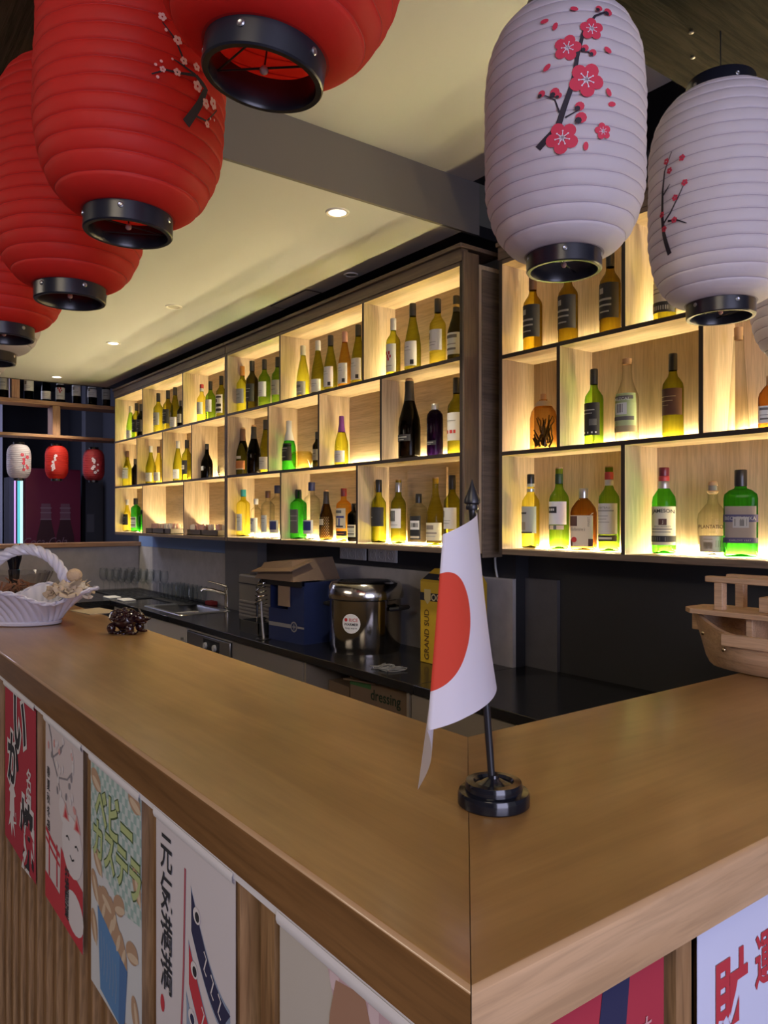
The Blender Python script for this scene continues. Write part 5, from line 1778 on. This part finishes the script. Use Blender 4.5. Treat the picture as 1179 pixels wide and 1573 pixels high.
b.build('head', RES, fg)
for x_, y_ in ((.034, .028), (.034, -.028), (-.032, .028), (-.032, -.028)):
    lg = MB().ball((x_, y_, .018), .014, 12, 8, sc=(1, .9, 1.2)).ball((x_ + .006, y_ * 1.08, .006), .011, 10, 6, sc=(1.3, 1, .55))
    for k in (-1, 0, 1):
        lg.ball((x_ + .019, y_ * 1.08 + .006 * k, .004), .0035, 6, 4)
    lg.build('leg', RES, fg)
MB().tube([(-.040, 0, .035), (-.056, .004, .045), (-.056, .008, .062), (-.044, .010, .070)], [.008, .007, .005, .003], 8).build('tail', RES, fg)
b = MB()
for k in range(10):
    a = 2 * PI * k / 10
    b.lathe([(.0085, 0), (.009, .002), (.0085, .004)], 10, (.034 * math.cos(a), .026 * math.sin(a), .0), cap=True)
b.build('coin_base', RES, fg)
o = MB().box(-.09, .09, -.06, .06, 0, .003).build('card', mat('beige_card', (.52, .41, .26), .8), None)
o.location = (-3.06, .885, 1.1505)
o.rotation_euler = (0, 0, .15)
tag(o, 'beige card lying over the inner edge of the bar', 'card')

# ================================================================== wooden serving boat on the right leg
bt = thing('wooden_boat', 'pale pine serving boat on the right leg of the bar', 'boat', (-.80, 1.86, 1.15))
L0, L1 = -.300, .285


def hull(s, q, side, off=0.0):
    """s 0 bow .. 1 stern; q 0 keel .. 1 rail"""
    x_ = L0 + (L1 - L0) * s
    beam = .150 * (1 - (1 - min(1, s / .42)) ** 2.6) * (1 - .30 * max(0, (s - .7) / .3) ** 2)
    beam = max(beam, .006)
    keel = .002 + .070 * max(0, 1 - s / .13) ** 1.8 + .02 * max(0, (s - .8) / .2) ** 2
    rail = .088 + .040 * max(0, 1 - s / .30) ** 1.6 + .03 * max(0, (s - .75) / .25) ** 2
    y_ = (beam * (.74 + .26 * math.sin(q * PI / 2) ** .8) + off) * side
    x_ -= .016 * q * max(0, 1 - s / .15)
    return (x_, y_, keel + (rail - keel) * q)


for side in (-1, 1):
    for k in range(3):
        q0, q1 = k / 3, (k + 1) / 3 + .02
        mb = MB()
        th = .007
        o0 = .0022 * k
        nu = 30
        mb.grid(lambda u, v: hull(u, q0 + (q1 - q0) * v, side, o0 + .0015), nu, 4)
        mb.grid(lambda u, v: hull(u, q0 + (q1 - q0) * v, side, o0 - th), nu, 4)
        mb.grid(lambda u, v: hull(u, q0, side, o0 + .0015 - (th + .0015) * v), nu, 1)
        mb.grid(lambda u, v: hull(u, q1, side, o0 + .0015 - (th + .0015) * v), nu, 1)
        mb.build('hull_plank', BOATW, bt, angle=50)
    # rail cap along the bow
    mb = MB()
    pts = [hull(k / 40, 1.0, side, .002) for k in range(12)]
    for k in range(len(pts) - 1):
        pass
    mb.grid(lambda u, v: tuple(Vector(hull(.30 * u, 1.0, side, .005 - .016 * v)) + Vector((0, 0, .006))), 14, 1)
    mb.grid(lambda u, v: tuple(Vector(hull(.30 * u, 1.0, side, .005)) + Vector((0, 0, .006 - .012 * v))), 14, 1)
    mb.grid(lambda u, v: tuple(Vector(hull(.30 * u, 1.0, side, -.011)) + Vector((0, 0, .006 - .012 * v))), 14, 1)
    mb.build('rail_cap', BOATW, bt)
    mb = MB()
    for s_, q_ in ((.10, .72), (.235, .60), (.55, .6), (.85, .6)):
        p = hull(s_, q_, side, .007)
        mb.ball(p, .0055, 10, 6, sc=(1, .7, 1))
    mb.build('brass_pin', mat('brass_pin', (.55, .42, .25), .25, 1.0), bt)
mb = MB()
mb.add([hull(k / 20, .15, 1, -.004) for k in range(21)] + [hull(k / 20, .15, -1, -.004) for k in range(21)], [(k, k + 1, 22 + k, 21 + k) for k in range(20)])
mb.build('bottom_board', BOATW, bt)
mb = MB()
ns = 18
ys = [hull(.10 + .88 * k / ns, .55, 1, -.008)[1] for k in range(ns + 1)]
xs_ = [hull(.10 + .88 * k / ns, .55, 1)[0] for k in range(ns + 1)]
mb.add([(x_, y_, .062) for x_, y_ in zip(xs_, ys)] + [(x_, -y_, .062) for x_, y_ in zip(xs_, ys)], [(k, k + 1, ns + 2 + k, ns + 1 + k) for k in range(ns)])
mb.build('deck', BOATW, bt)
# stem post
MB().box(L0 - .020, L0 + .008, -.009, .009, .075, .128).build('stem_post', BOATW, bt, .003)
# long foredeck board with chamfered tip
zz0, zz1 = .126, .139
out = [(-.312, -.052), (-.312, .030), (-.270, .062), (.02, .062), (.02, -.082), (-.282, -.082)]
mb = MB()
mb.add([(x_, y_, zz0) for x_, y_ in out] + [(x_, y_, zz1) for x_, y_ in out], [tuple(reversed(range(6))), tuple(range(6, 12))] + [(k, (k + 1) % 6, 6 + (k + 1) % 6, 6 + k) for k in range(6)])
mb.build('foredeck_board', BOATW, bt, .002)
MB().lathe([(.0065, .1392), (.0, .1392)], 14, (-.272, -.03, 0), cap=False).build('peg_hole', BLACK, bt)
for x_, y_ in ((-.215, -.055), (-.215, .045), (-.03, -.055), (-.03, .045)):
    MB().box(x_ - .011, x_ + .011, y_ - .011, y_ + .011, .139, .207).build('canopy_post', BOATW, bt, .0015)
for y_ in (-.055, .045):
    MB().box(-.250, .01, y_ - .012, y_ + .012, .207, .222).build('canopy_rail', BOATW, bt, .0025)
MB().box(-.13, -.035, -.035, .04, .139, .176).build('cabin', BOATW, bt, .002)
MB().box(-.148, -.132, -.06, .05, .068, .126).build('bulkhead', BOATW, bt, .0015)
MB().box(-.004, .018, -.030, .010, .066, .31).build('mast', BOATW, bt, .002)
mb = MB()
for k in range(4):
    mb.box(-.155 + .05 * k, -.112 + .05 * k, -.105, -.098, .064, .088)
MB().box(-.152, .20, -.166, -.152, .070, .098).build('side_rail', BOATW, bt, .0015)

# ================================================================== back counter
slabs = MB()
slabs.box(-4.90, -2.33, 1.89, 2.47, .822, .86)
slabs.box(-5.58, -4.90, 1.89, 1.98, .822, .86)
slabs.box(-5.58, -4.90, 2.33, 2.47, .822, .86)
slabs.box(-7.10, -5.58, 1.89, 2.47, .822, .86)
slabs.box(-7.10, -6.12, -.4, 1.89, .822, .86)
wt = slabs.build('worktop', STONE, None, .003)
tag(wt, 'long speckled black stone worktop behind the bar', 'worktop')
wt = MB().box(-2.329, -.955, 1.89, 2.549, .822, .86).build('worktop', STONE, None, .003)
tag(wt, 'black stone worktop corner piece beneath the dark wall', 'worktop')
sk = thing('sink', 'stainless steel sink set in the black worktop', 'sink', (-5.24, 2.155, .86))
mb = MB()


def rr(w, h, r, z, n=6):
    P = []
    for cx, cyy, a0 in ((w - r, h - r, 0), (-w + r, h - r, PI / 2), (-w + r, -h + r, PI), (w - r, -h + r, 3 * PI / 2)):
        for k in range(n + 1):
            a = a0 + PI / 2 * k / n
            P.append((cx + r * math.cos(a), cyy + r * math.sin(a), z))
    return P


rings = [rr(.355, .190, .03, .0), rr(.352, .187, .03, .004), rr(.28, .155, .06, .003), rr(.27, .145, .06, -.01), rr(.25, .13, .06, -.15), rr(.05, .05, .045, -.16)]
n = len(rings[0])
vs = [p for r_ in rings for p in r_]
fs = [(i * n + k, i * n + (k + 1) % n, (i + 1) * n + (k + 1) % n, (i + 1) * n + k) for i in range(len(rings) - 1) for k in range(n)] + [tuple(range((len(rings) - 1) * n, len(rings) * n))]
mb.add(vs, fs)
mb.build('basin', BRUSHED, sk)
fc = thing('faucet', 'chrome single lever mixer tap beside the sink', 'tap', (-5.10, 2.41, .86))
MB().lathe([(.028, 0), (.029, .006), (.024, .012), (.023, .09), (.022, .12), (.024, .125), (.022, .150), (.012, .156), (0, .157)], 24, cap=False).build('body', STEEL, fc)
MB().tube([(-.0, -.015, .105), (-.06, -.10, .135), (-.085, -.15, .14), (-.09, -.165, .125)], [.014, .012, .011, .011], 14).build('spout', STEEL, fc)
MB().tube([(0, 0, .155), (-.06, -.06, .178), (-.11, -.10, .190)], [.012, .007, .006], 10).build('lever', STEEL, fc)


def cabinet(label, x0, x1, m, handle=None):
    t_ = thing('base_cabinet', label, 'cabinet', ((x0 + x1) / 2, 2.18, 0))
    w = (x1 - x0) / 2
    MB().box(-w, -w + .016, -.248, .27, .10, .82).build('side_panel', m, t_)
    MB().box(w - .016, w, -.248, .27, .10, .82).build('side_panel', m, t_)
    MB().box(-w + .016, w - .016, -.248, .27, .10, .116).build('bottom_board', m, t_)
    MB().box(-w + .016, w - .016, .258, .27, .116, .82).build('back_panel', m, t_)
    dr = MB().box(-w + .003, w - .003, -.268, -.249, .105, .812).build('door', m, t_, .002)
    MB().box(-w + .01, w - .01, -.20, .27, 0, .10).build('plinth', BLACK, t_)
    if handle:
        kb = MB().lathe([(.008, 0), (.008, .012), (.011, .016), (0, .02)], 12).build('knob', BRUSHED, dr)
        kb.location = (w - .06, -.268, .74)
        kb.rotation_euler = (PI / 2, 0, 0)
    return t_


cabinet('pale grey cabinet under the glasses', -6.10, -5.37, CABW)
cabinet('pale grey cabinet under the sink', -5.37, -4.64, CABW, 1)
cabinet('beige grey cabinet between the dishwasher and the open niche', -3.99, -3.20, mat('greige_cabinet', (.26, .235, .215), .5))
cabinet('beige cabinet behind the flag', -2.37, -1.62, CABB)
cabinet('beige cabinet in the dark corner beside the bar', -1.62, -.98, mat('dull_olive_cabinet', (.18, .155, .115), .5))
dw = thing('dishwasher', 'steel under counter dishwasher with two dials', 'dishwasher', (-4.315, 2.18, 0))
MB().box(-.31, .31, -.25, .27, .05, .82).build('body', CABW, dw)
dd = MB().box(-.31, .31, -.275, -.25, .10, .69).build('door', BRUSHED, dw, .004)
cp = MB().box(-.31, .31, -.275, -.25, .695, .80).build('control_panel', BRUSHED, dw, .004)
MB().box(-.05, .17, -.278, -.274, .705, .785).build('display', BLACK, cp)
for x_ in (-.01, .12):
    dl = MB().lathe([(.020, 0), (.018, .014), (0, .015)], 18).build('dial', mat('light_dial', (.5, .5, .52), .4), cp)
    dl.location = (x_, -.278, .745)
    dl.rotation_euler = (PI / 2, 0, 0)
MB().tube([(-.27, -.275, .66), (-.27, -.30, .66), (.27, -.30, .66), (.27, -.275, .66)], .010, 10).build('handle', STEEL, dd)
# open niche
oc = thing('open_cabinet', 'open beige base unit holding cardboard cartons', 'cabinet', (-2.785, 2.18, 0))
for x_ in (-.405, .39):
    MB().box(x_, x_ + .016, -.27, .27, 0, .82).build('side_panel', CABB, oc)
MB().box(-.389, .39, .24, .26, .05, .82).build('back_panel', CABB, oc)
MB().box(-.389, .39, -.26, .24, .08, .10).build('bottom_board', CABB, oc)
MB().box(-.389, .39, -.24, .24, .56, .576).build('shelf', CABB, oc)
ct = thing('dressing_carton', 'brown carton with green band reading dressing', 'carton', (-2.66, 2.12, .576), .06)
MB().box(-.24, .255, -.13, .15, 0, .215).build('box', CARD, ct)
MB().box(-.255, -.02, -.15, .10, .212, .219, mat=Matrix.Rotation(-.06, 4, 'Y')).build('flap', CARD, ct)
mb = MB()
mb.box(-.241, -.09, -.1312, -.13, .178, .206)
mb.build('green_band', mat('green_print', (.06, .16, .05), .8), ct)
mb = MB()
put_text(mb, lambda u, v: (u, -.1318, v), 'dressing', .01, .150, .066, 0, .015, maxw=.20)
mb.build('lettering', mat('dark_green_print', (.012, .035, .015), .7), ct)
ct = thing('carton', 'plain brown carton left of the dressing carton', 'carton', (-3.02, 2.13, .576), -.08)
MB().box(-.11, .09, -.12, .13, 0, .15).build('box', CARD, ct)
MB().box(-.11, .09, -.12, .02, 0, .004, mat=Matrix.Translation((0, -.0, .15)) @ Matrix.Rotation(.25, 4, 'X')).build('flap', CARD, ct)

# ------------------------------------------------------------------ things on the worktop
pot = thing('rice_warmer', 'big stainless rice warmer pot with round white sticker', 'pot', (-3.10, 2.21, .86))
R_ = .178
MB().lathe([(0, .002), (R_ * .92, .002), (R_ * .95, .0), (R_ * .97, .02), (R_, .035), (R_, .262), (R_ * .98, .265)], 64, cap=False).build('body', mat('warm_steel', (.46, .42, .38), .13, 1.0), pot, angle=30)
MB().lathe([(R_ * 1.0, .255), (R_ * 1.065, .262), (R_ * 1.075, .272), (R_ * 1.06, .29), (R_ * 1.03, .318), (R_ * .96, .336), (R_ * .80, .342), (R_ * .76, .338), (R_ * .5, .334), (0, .335)], 64, cap=False).build('lid', STEEL, pot, angle=30)
MB().lathe([(R_ * .72, .338), (R_ * .66, .344), (R_ * .4, .345), (0, .345)], 40, cap=False).build('lid_inset', BLACK, pot)
for a in (.35, PI + .35):
    mb = MB()
    q = Vector((math.cos(a), math.sin(a), 0))
    w = Vector((-math.sin(a), math.cos(a), 0))
    mb.tube([q * R_ + w * .05 + Vector((0, 0, .215)), q * (R_ + .04) + w * .045 + Vector((0, 0, .22)), q * (R_ + .04) - w * .045 + Vector((0, 0, .22)), q * R_ - w * .05 + Vector((0, 0, .215))], .011, 10)
    mb.build('handle', BLACK, pot)
ang = math.atan2(-2.21, 3.10) - .10


def onpot(u, v, off):
    a = ang - .30 + u / R_
    return ((R_ + off) * math.cos(a), (R_ + off) * math.sin(a), .150 + v)


mb = MB()
mb.grid(lambda u, v: onpot(.047 * v * math.cos(2 * PI * u), .047 * v * math.sin(2 * PI * u), .0012), 28, 4, wrap=True)
mb.build('sticker', WHITE, pot)
mb = MB()
put_text(mb, lambda u, v: onpot(u, v, .002), '● RICE', .0, .018, .022, 0, .01, maxw=.07)
put_text(mb, lambda u, v: onpot(u, v, .002), 'WARMER', .0, -.004, .018, 1, .02, maxw=.075)
put_text(mb, lambda u, v: onpot(u, v, .002), 'keep warm', .0, -.022, .014, 1, 0, maxw=.06)
mb.build('lettering', [RED, DARKINK], pot)

YEL = mat('yellow_carton', (.58, .36, .02), .6)
yb = thing('wine_carton', 'tall yellow wine carton partly hidden by the flag', 'carton', (-2.53, 2.28, .86))
MB().box(-.155, .155, -.06, .06, 0, .37).build('box', YEL, yb, .003)
mb = MB()
mb.add([(-.155, -.06, .37), (.155, -.06, .37), (.155, .06, .37), (-.155, .06, .37), (-.115, -.01, .425), (.155, -.01, .425), (.155, .02, .425), (-.115, .02, .425)], [(0, 1, 5, 4), (1, 2, 6, 5), (2, 3, 7, 6), (3, 0, 4, 7), (4, 5, 6, 7)])
mb.build('gable_top', YEL, yb)
mb = MB()
mb.box(-.1555, .1555, -.0606, -.060, .282, .318)
mb.add([(-.145, -.0545, .3775), (.156, -.0545, .3775), (.156, -.0315, .403), (-.130, -.0315, .403)], [(0, 1, 2, 3)])
mb.build('black_band', DARKINK, yb)
mb = MB()
for z0, y_ in ((.30, -.0612),):
    mb.add([(-.125, y_, z0 + .034), (-.080, y_, z0 + .034), (-.080, y_, z0 - .012), (-.1025, y_, z0 - .034), (-.125, y_, z0 - .012)], [(0, 1, 2, 3, 4)])
mb.build('shield_print', mat('cream_print', (.60, .48, .20), .6), yb)
mb = MB()
put_text(mb, lambda u, v: (u, -.0616, v), 'GRAND SUD', -.108, .13, .046, 0, .01, 1.0, 0, PI / 2, maxw=.225)
put_text(mb, lambda u, v: (u, -.0618, v), 'OC', -.045, .30, .042, 1, .02)
put_text(mb, lambda u, v: (u, -.0430 + (v - .39) * .9 - .0012, v), 'OC', -.03, .39, .020, 1, .02)
mb.build('lettering', [mat('brown_print', (.10, .05, .01), .6), mat('cream_letter', (.62, .52, .28), .6)], yb)

NAVYB = mat('navy_carton', (.012, .022, .085), .55)
bb = thing('blue_carton', 'open navy blue carton with grey strap print', 'carton', (-3.56, 2.14, .86), .12)
MB().box(-.15, .16, -.135, -.127, 0, .17).box(.02, .16, -.135, -.127, .17, .30).build('front_panel', NAVYB, bb)
MB().box(-.15, -.142, -.127, .13, 0, .30).build('side_panel', NAVYB, bb)
MB().box(.152, .16, -.127, .13, 0, .32).build('side_panel', NAVYB, bb)
MB().box(-.142, .152, .122, .13, 0, .30).build('back_panel', NAVYB, bb)
MB().box(-.142, .152, -.127, .122, 0, .006).build('bottom_panel', NAVYB, bb)
mb = MB().box(-.15, .045, -.1358, -.135, .075, .095).box(.105, .16, -.1358, -.135, .08, .09)
mb.build('strap_print', mat('grey_print', (.22, .21, .22), .6), bb)
mb = MB()
for k in range(24):
    a, b_ = 2 * PI * k / 24, 2 * PI * (k + 1) / 24
    mb.add([(.075 + r_ * math.cos(q), -.1362, .085 + r_ * math.sin(q)) for q in (a, b_) for r_ in (.028, .020)], [(0, 1, 3, 2)])
for q in (0, PI / 2):
    mb.add([(.075 + .014 * math.cos(q) + .004 * math.sin(q), -.1362, .085 + .014 * math.sin(q) - .004 * math.cos(q)), (.075 + .014 * math.cos(q) - .004 * math.sin(q), -.1362, .085 + .014 * math.sin(q) + .004 * math.cos(q)), (.075 - .014 * math.cos(q) - .004 * math.sin(q), -.1362, .085 - .014 * math.sin(q) + .004 * math.cos(q)), (.075 - .014 * math.cos(q) + .004 * math.sin(q), -.1362, .085 - .014 * math.sin(q) - .004 * math.cos(q))], [(0, 1, 2, 3)])
mb.build('emblem_print', mat('grey_print', (.22, .21, .22), .6), bb)
o = MB().box(-.05, .05, -.003, .003, 0, .115).build('tan_card', mat('tan_card', (.30, .20, .125), .8))
o.location = (-3.545, 1.9985, 1.048)
o.rotation_euler = (0, 0, .12)
tag(o, 'square tan card tucked against the navy carton', 'card')
cb = thing('flat_carton', 'crumpled brown carton lying on top of the navy carton', 'carton', (-3.60, 2.13, 1.185), .10)
mb = MB()
mb.add([(-.19, -.17, .0), (.17, -.17, .0), (.17, .14, .0), (-.19, .14, .0), (-.17, -.12, .085), (.10, -.13, .105), (.13, .12, .12), (-.14, .12, .10)], [(3, 2, 1, 0), (4, 5, 6, 7), (0, 1, 5, 4), (1, 2, 6, 5), (2, 3, 7, 6), (3, 0, 4, 7)])
mb.build('box', CARD, cb)
MB().box(-.20, .18, -.18, -.02, 0, .005, mat=Matrix.Translation((0, -.02, .10)) @ Matrix.Rotation(.32, 4, 'X') @ Matrix.Rotation(-.06, 4, 'Y')).build('flap', CARD, cb)
MB().box(-.18, .20, -.145, -.135, -.03, .0).build('dark_edge', BLACK, cb)

ga = thing('counter_oven', 'grey metal counter appliance with louvred vents', 'appliance', (-4.11, 2.30, .86))
GREYM = mat('grey_metal', (.19, .17, .16), .4, .3)
MB().box(-.28, .30, -.15, .09, .015, .30).build('housing', GREYM, ga, .008)
MB().box(-.28, .30, -.152, -.149, .245, .252).build('seam', BLACK, ga)
for k in range(5):
    MB().box(-.26, .16, -.158, -.15, .045 + .022 * k, .055 + .022 * k).build('vent_slat', mat('vent_metal', (.26, .24, .225), .4, .3), ga)
for x_ in (-.25, .27):
    MB().box(x_ - .02, x_ + .02, -.13, .07, 0, .015).build('foot', BLACK, ga)
wk = thing('wire_server', 'coiled chrome wire holder in front of the brown carton', 'utensil', (-3.72, 1.955, .86))
mb = MB()
pts = []
for k in range(120):
    a = k * .28
    rr_ = .042 + .006 * math.sin(k * .05)
    pts.append((rr_ * math.cos(a), .6 * rr_ * math.sin(a), .18 + .0010 * k + .012 * math.cos(a)))
mb.tube(pts, .0032, 6)
mb.tube([(-.03, 0, .30), (0, 0, .325), (.028, 0, .30), (.02, 0, .28)], .005, 8)
mb.build('coil', STEEL, wk)
MB().tube([(.0, 0, .20), (.008, 0, .12), (.02, 0, .05), (.03, 0, .004)], .007, 8).build('stem', mat('dull_steel', (.30, .28, .27), .5, .6), wk)
MB().lathe([(0, 0), (.04, 0), (.042, .004), (.012, .008), (0, .008)], 20, (.03, 0, 0), cap=False).build('foot', STEEL, wk)
tg = thing('black_tongs', 'thin black handled utensil standing by the wire holder', 'utensil', (-3.86, 2.0, .86))
MB().tube([(0, 0, .0), (0, .002, .09), (.0, .003, .10)], .004, 8).build('shaft', STEEL, tg)
MB().tube([(0, .003, .10), (0, .004, .18), (-.002, .005, .20)], [.006, .007, .004], 8).build('grip', BLACK, tg)
MB().tube([(-.004, .005, .20), (.012, .005, .212), (.012, .005, .225), (0, .005, .23)], .0035, 6).build('hook', STEEL, tg)
o = MB().box(-.13, .10, -.09, .09, .0, .012).box(-.13, .10, -.09, -.084, .012, .07).box(-.13, -.124, -.09, .09, .012, .07).box(.094, .10, -.09, .09, .012, .07).box(-.13, .10, .084, .09, .012, .07).build('drip_tray', mat('dark_tray', (.04, .04, .038), .4))
o.location = (-3.90, 2.07, .86)
tag(o, 'low dark metal tray left of the navy carton', 'tray')
o = MB()
pts = [(.16 * math.sin(k * .5) * (1 - k / 90), .05 * math.sin(k * .83), .006 + .004 * math.sin(k)) for k in range(60)]
o.tube([(p[0] * .55, p[1], p[2]) for p in pts], .0022, 6)
o = o.build('cable_bundle', mat('clear_cable', (.22, .22, .22), .2))
o.location = (-2.64, 2.0, .86)
tag(o, 'tangled thin cable on the worktop edge beside the flag', 'cable')

# sockets on the dark band
SOCK = mat('grey_socket_plastic', (.82, .80, .77), .35)
for x_, lb in ((-3.58, 'triple socket frame nearer the rice warmer'), (-3.298, 'triple socket frame nearer the flag')):
    t = thing('socket_frame', lb, 'socket', (x_, 2.469, 1.315), 0, 'wall sockets')
    MB().box(-.128, .128, -.010, 0, -.038, .038).build('frame', SOCK, t, .003)
    for k in (-1, 0, 1):
        q = MB().lathe([(.026, .0), (.026, .004), (.022, .004), (.020, -.006), (0, -.006)], 20, cap=False)
        q.v = [(p[0] + .080 * k, -.010 - p[2], p[1]) for p in q.v]
        q.box(.080 * k - .037, .080 * k + .037, -.0125, -.010, -.035, .035, 0)
        q.ball((.080 * k, -.012, .012), .004, 8, 6, 1)
        q.build('socket', [SOCK, mat('earth_pin', (.8, .8, .78), .2, .5)], t)
o = MB().tube([(0, 0, .10), (.002, -.012, .06), (.012, -.018, .02), (.014, -.01, -.02)], .005, 8).build('white_cable', mat('white_cable', (.7, .7, .66), .5))
o.location = (-2.44, 2.462, 1.27)
tag(o, 'short white cable end hanging below the shelf end panel', 'cable')

# glasses by the half wall
CG = glass('clear_glass', (.96, .97, .97), (.72, .75, .78), .03, .50)
WG = MB().lathe([(0, .003), (.034, .001), (.035, .003), (.006, .008), (.004, .02), (.004, .085), (.012, .095), (.030, .115), (.037, .145), (.036, .175), (.031, .205), (.0295, .205), (.0345, .175), (.0355, .145), (.028, .117), (0, .098)], 20, cap=False).mesh('wine_glass', CG, 60)
SG = MB().lathe([(0, .004), (.030, .0), (.033, .002), (.036, .02), (.040, .12), (.0385, .12), (.034, .02), (.030, .010), (0, .010)], 20, cap=False).mesh('drinking_glass', CG, 60)
rnd = random.Random(21)
ORD = ('first', 'second', 'third', 'fourth', 'fifth', 'sixth', 'seventh')
for i in range(6):
    for j in range(3):
        o = place('wine_glass', WG)
        o.location = (-6.80 + .125 * i + .02 * j, 2.04 + .115 * j + .012 * i, .868)
        o.rotation_euler = (0, 0, rnd.random())
        tag(o, '%s stemmed wine glass from the half wall, %s row of the cluster' % (ORD[i], ('front', 'middle', 'back')[j]), 'glass', 'wine glasses by the half wall')
for i in range(7):
    for j in range(2):
        o = place('drinking_glass', SG)
        o.location = (-6.00 + .085 * i, 2.28 + .10 * j, .868)
        tag(o, '%s short drinking glass counted from the wine glasses, %s row' % (ORD[i], ('front', 'back')[j]), 'glass', 'drinking glasses left of the tap')
for b_, lb in (((-6.92, -6.08, 2.0, 2.40), 'black drip mat under the wine glasses'), ((-6.06, -5.42, 2.20, 2.46), 'black drip mat under the short drinking glasses')):
    o = MB().box(*b_, .86, .868).build('drip_mat', mat('black_rubber', (.012, .012, .013), .6), None, .002)
    tag(o, lb, 'mat')
for x_, y_, lb in ((-6.30, 2.03, 'folded white cloth in front of the wine glasses'), (-6.04, 2.06, 'folded white cloth in front of the short glasses')):
    o = MB().box(-.08, .08, -.05, .05, 0, .012).build('folded_cloth', WHITE, None, .004)
    o.location = (x_, y_ - .07, .868 if x_ < -6.2 else .86)
    if x_ < -6.2:
        o.location.z = .86
    tag(o, lb, 'cloth')
o = MB().box(-.05, .05, -.03, .03, 0, .03).build('sponge', mat('red_sponge', (.30, .03, .03), .9, bump=.6, bscale=200), None, .006)
o.location = (-5.36, 2.40, .86)
tag(o, 'small red sponge behind the sink', 'sponge')
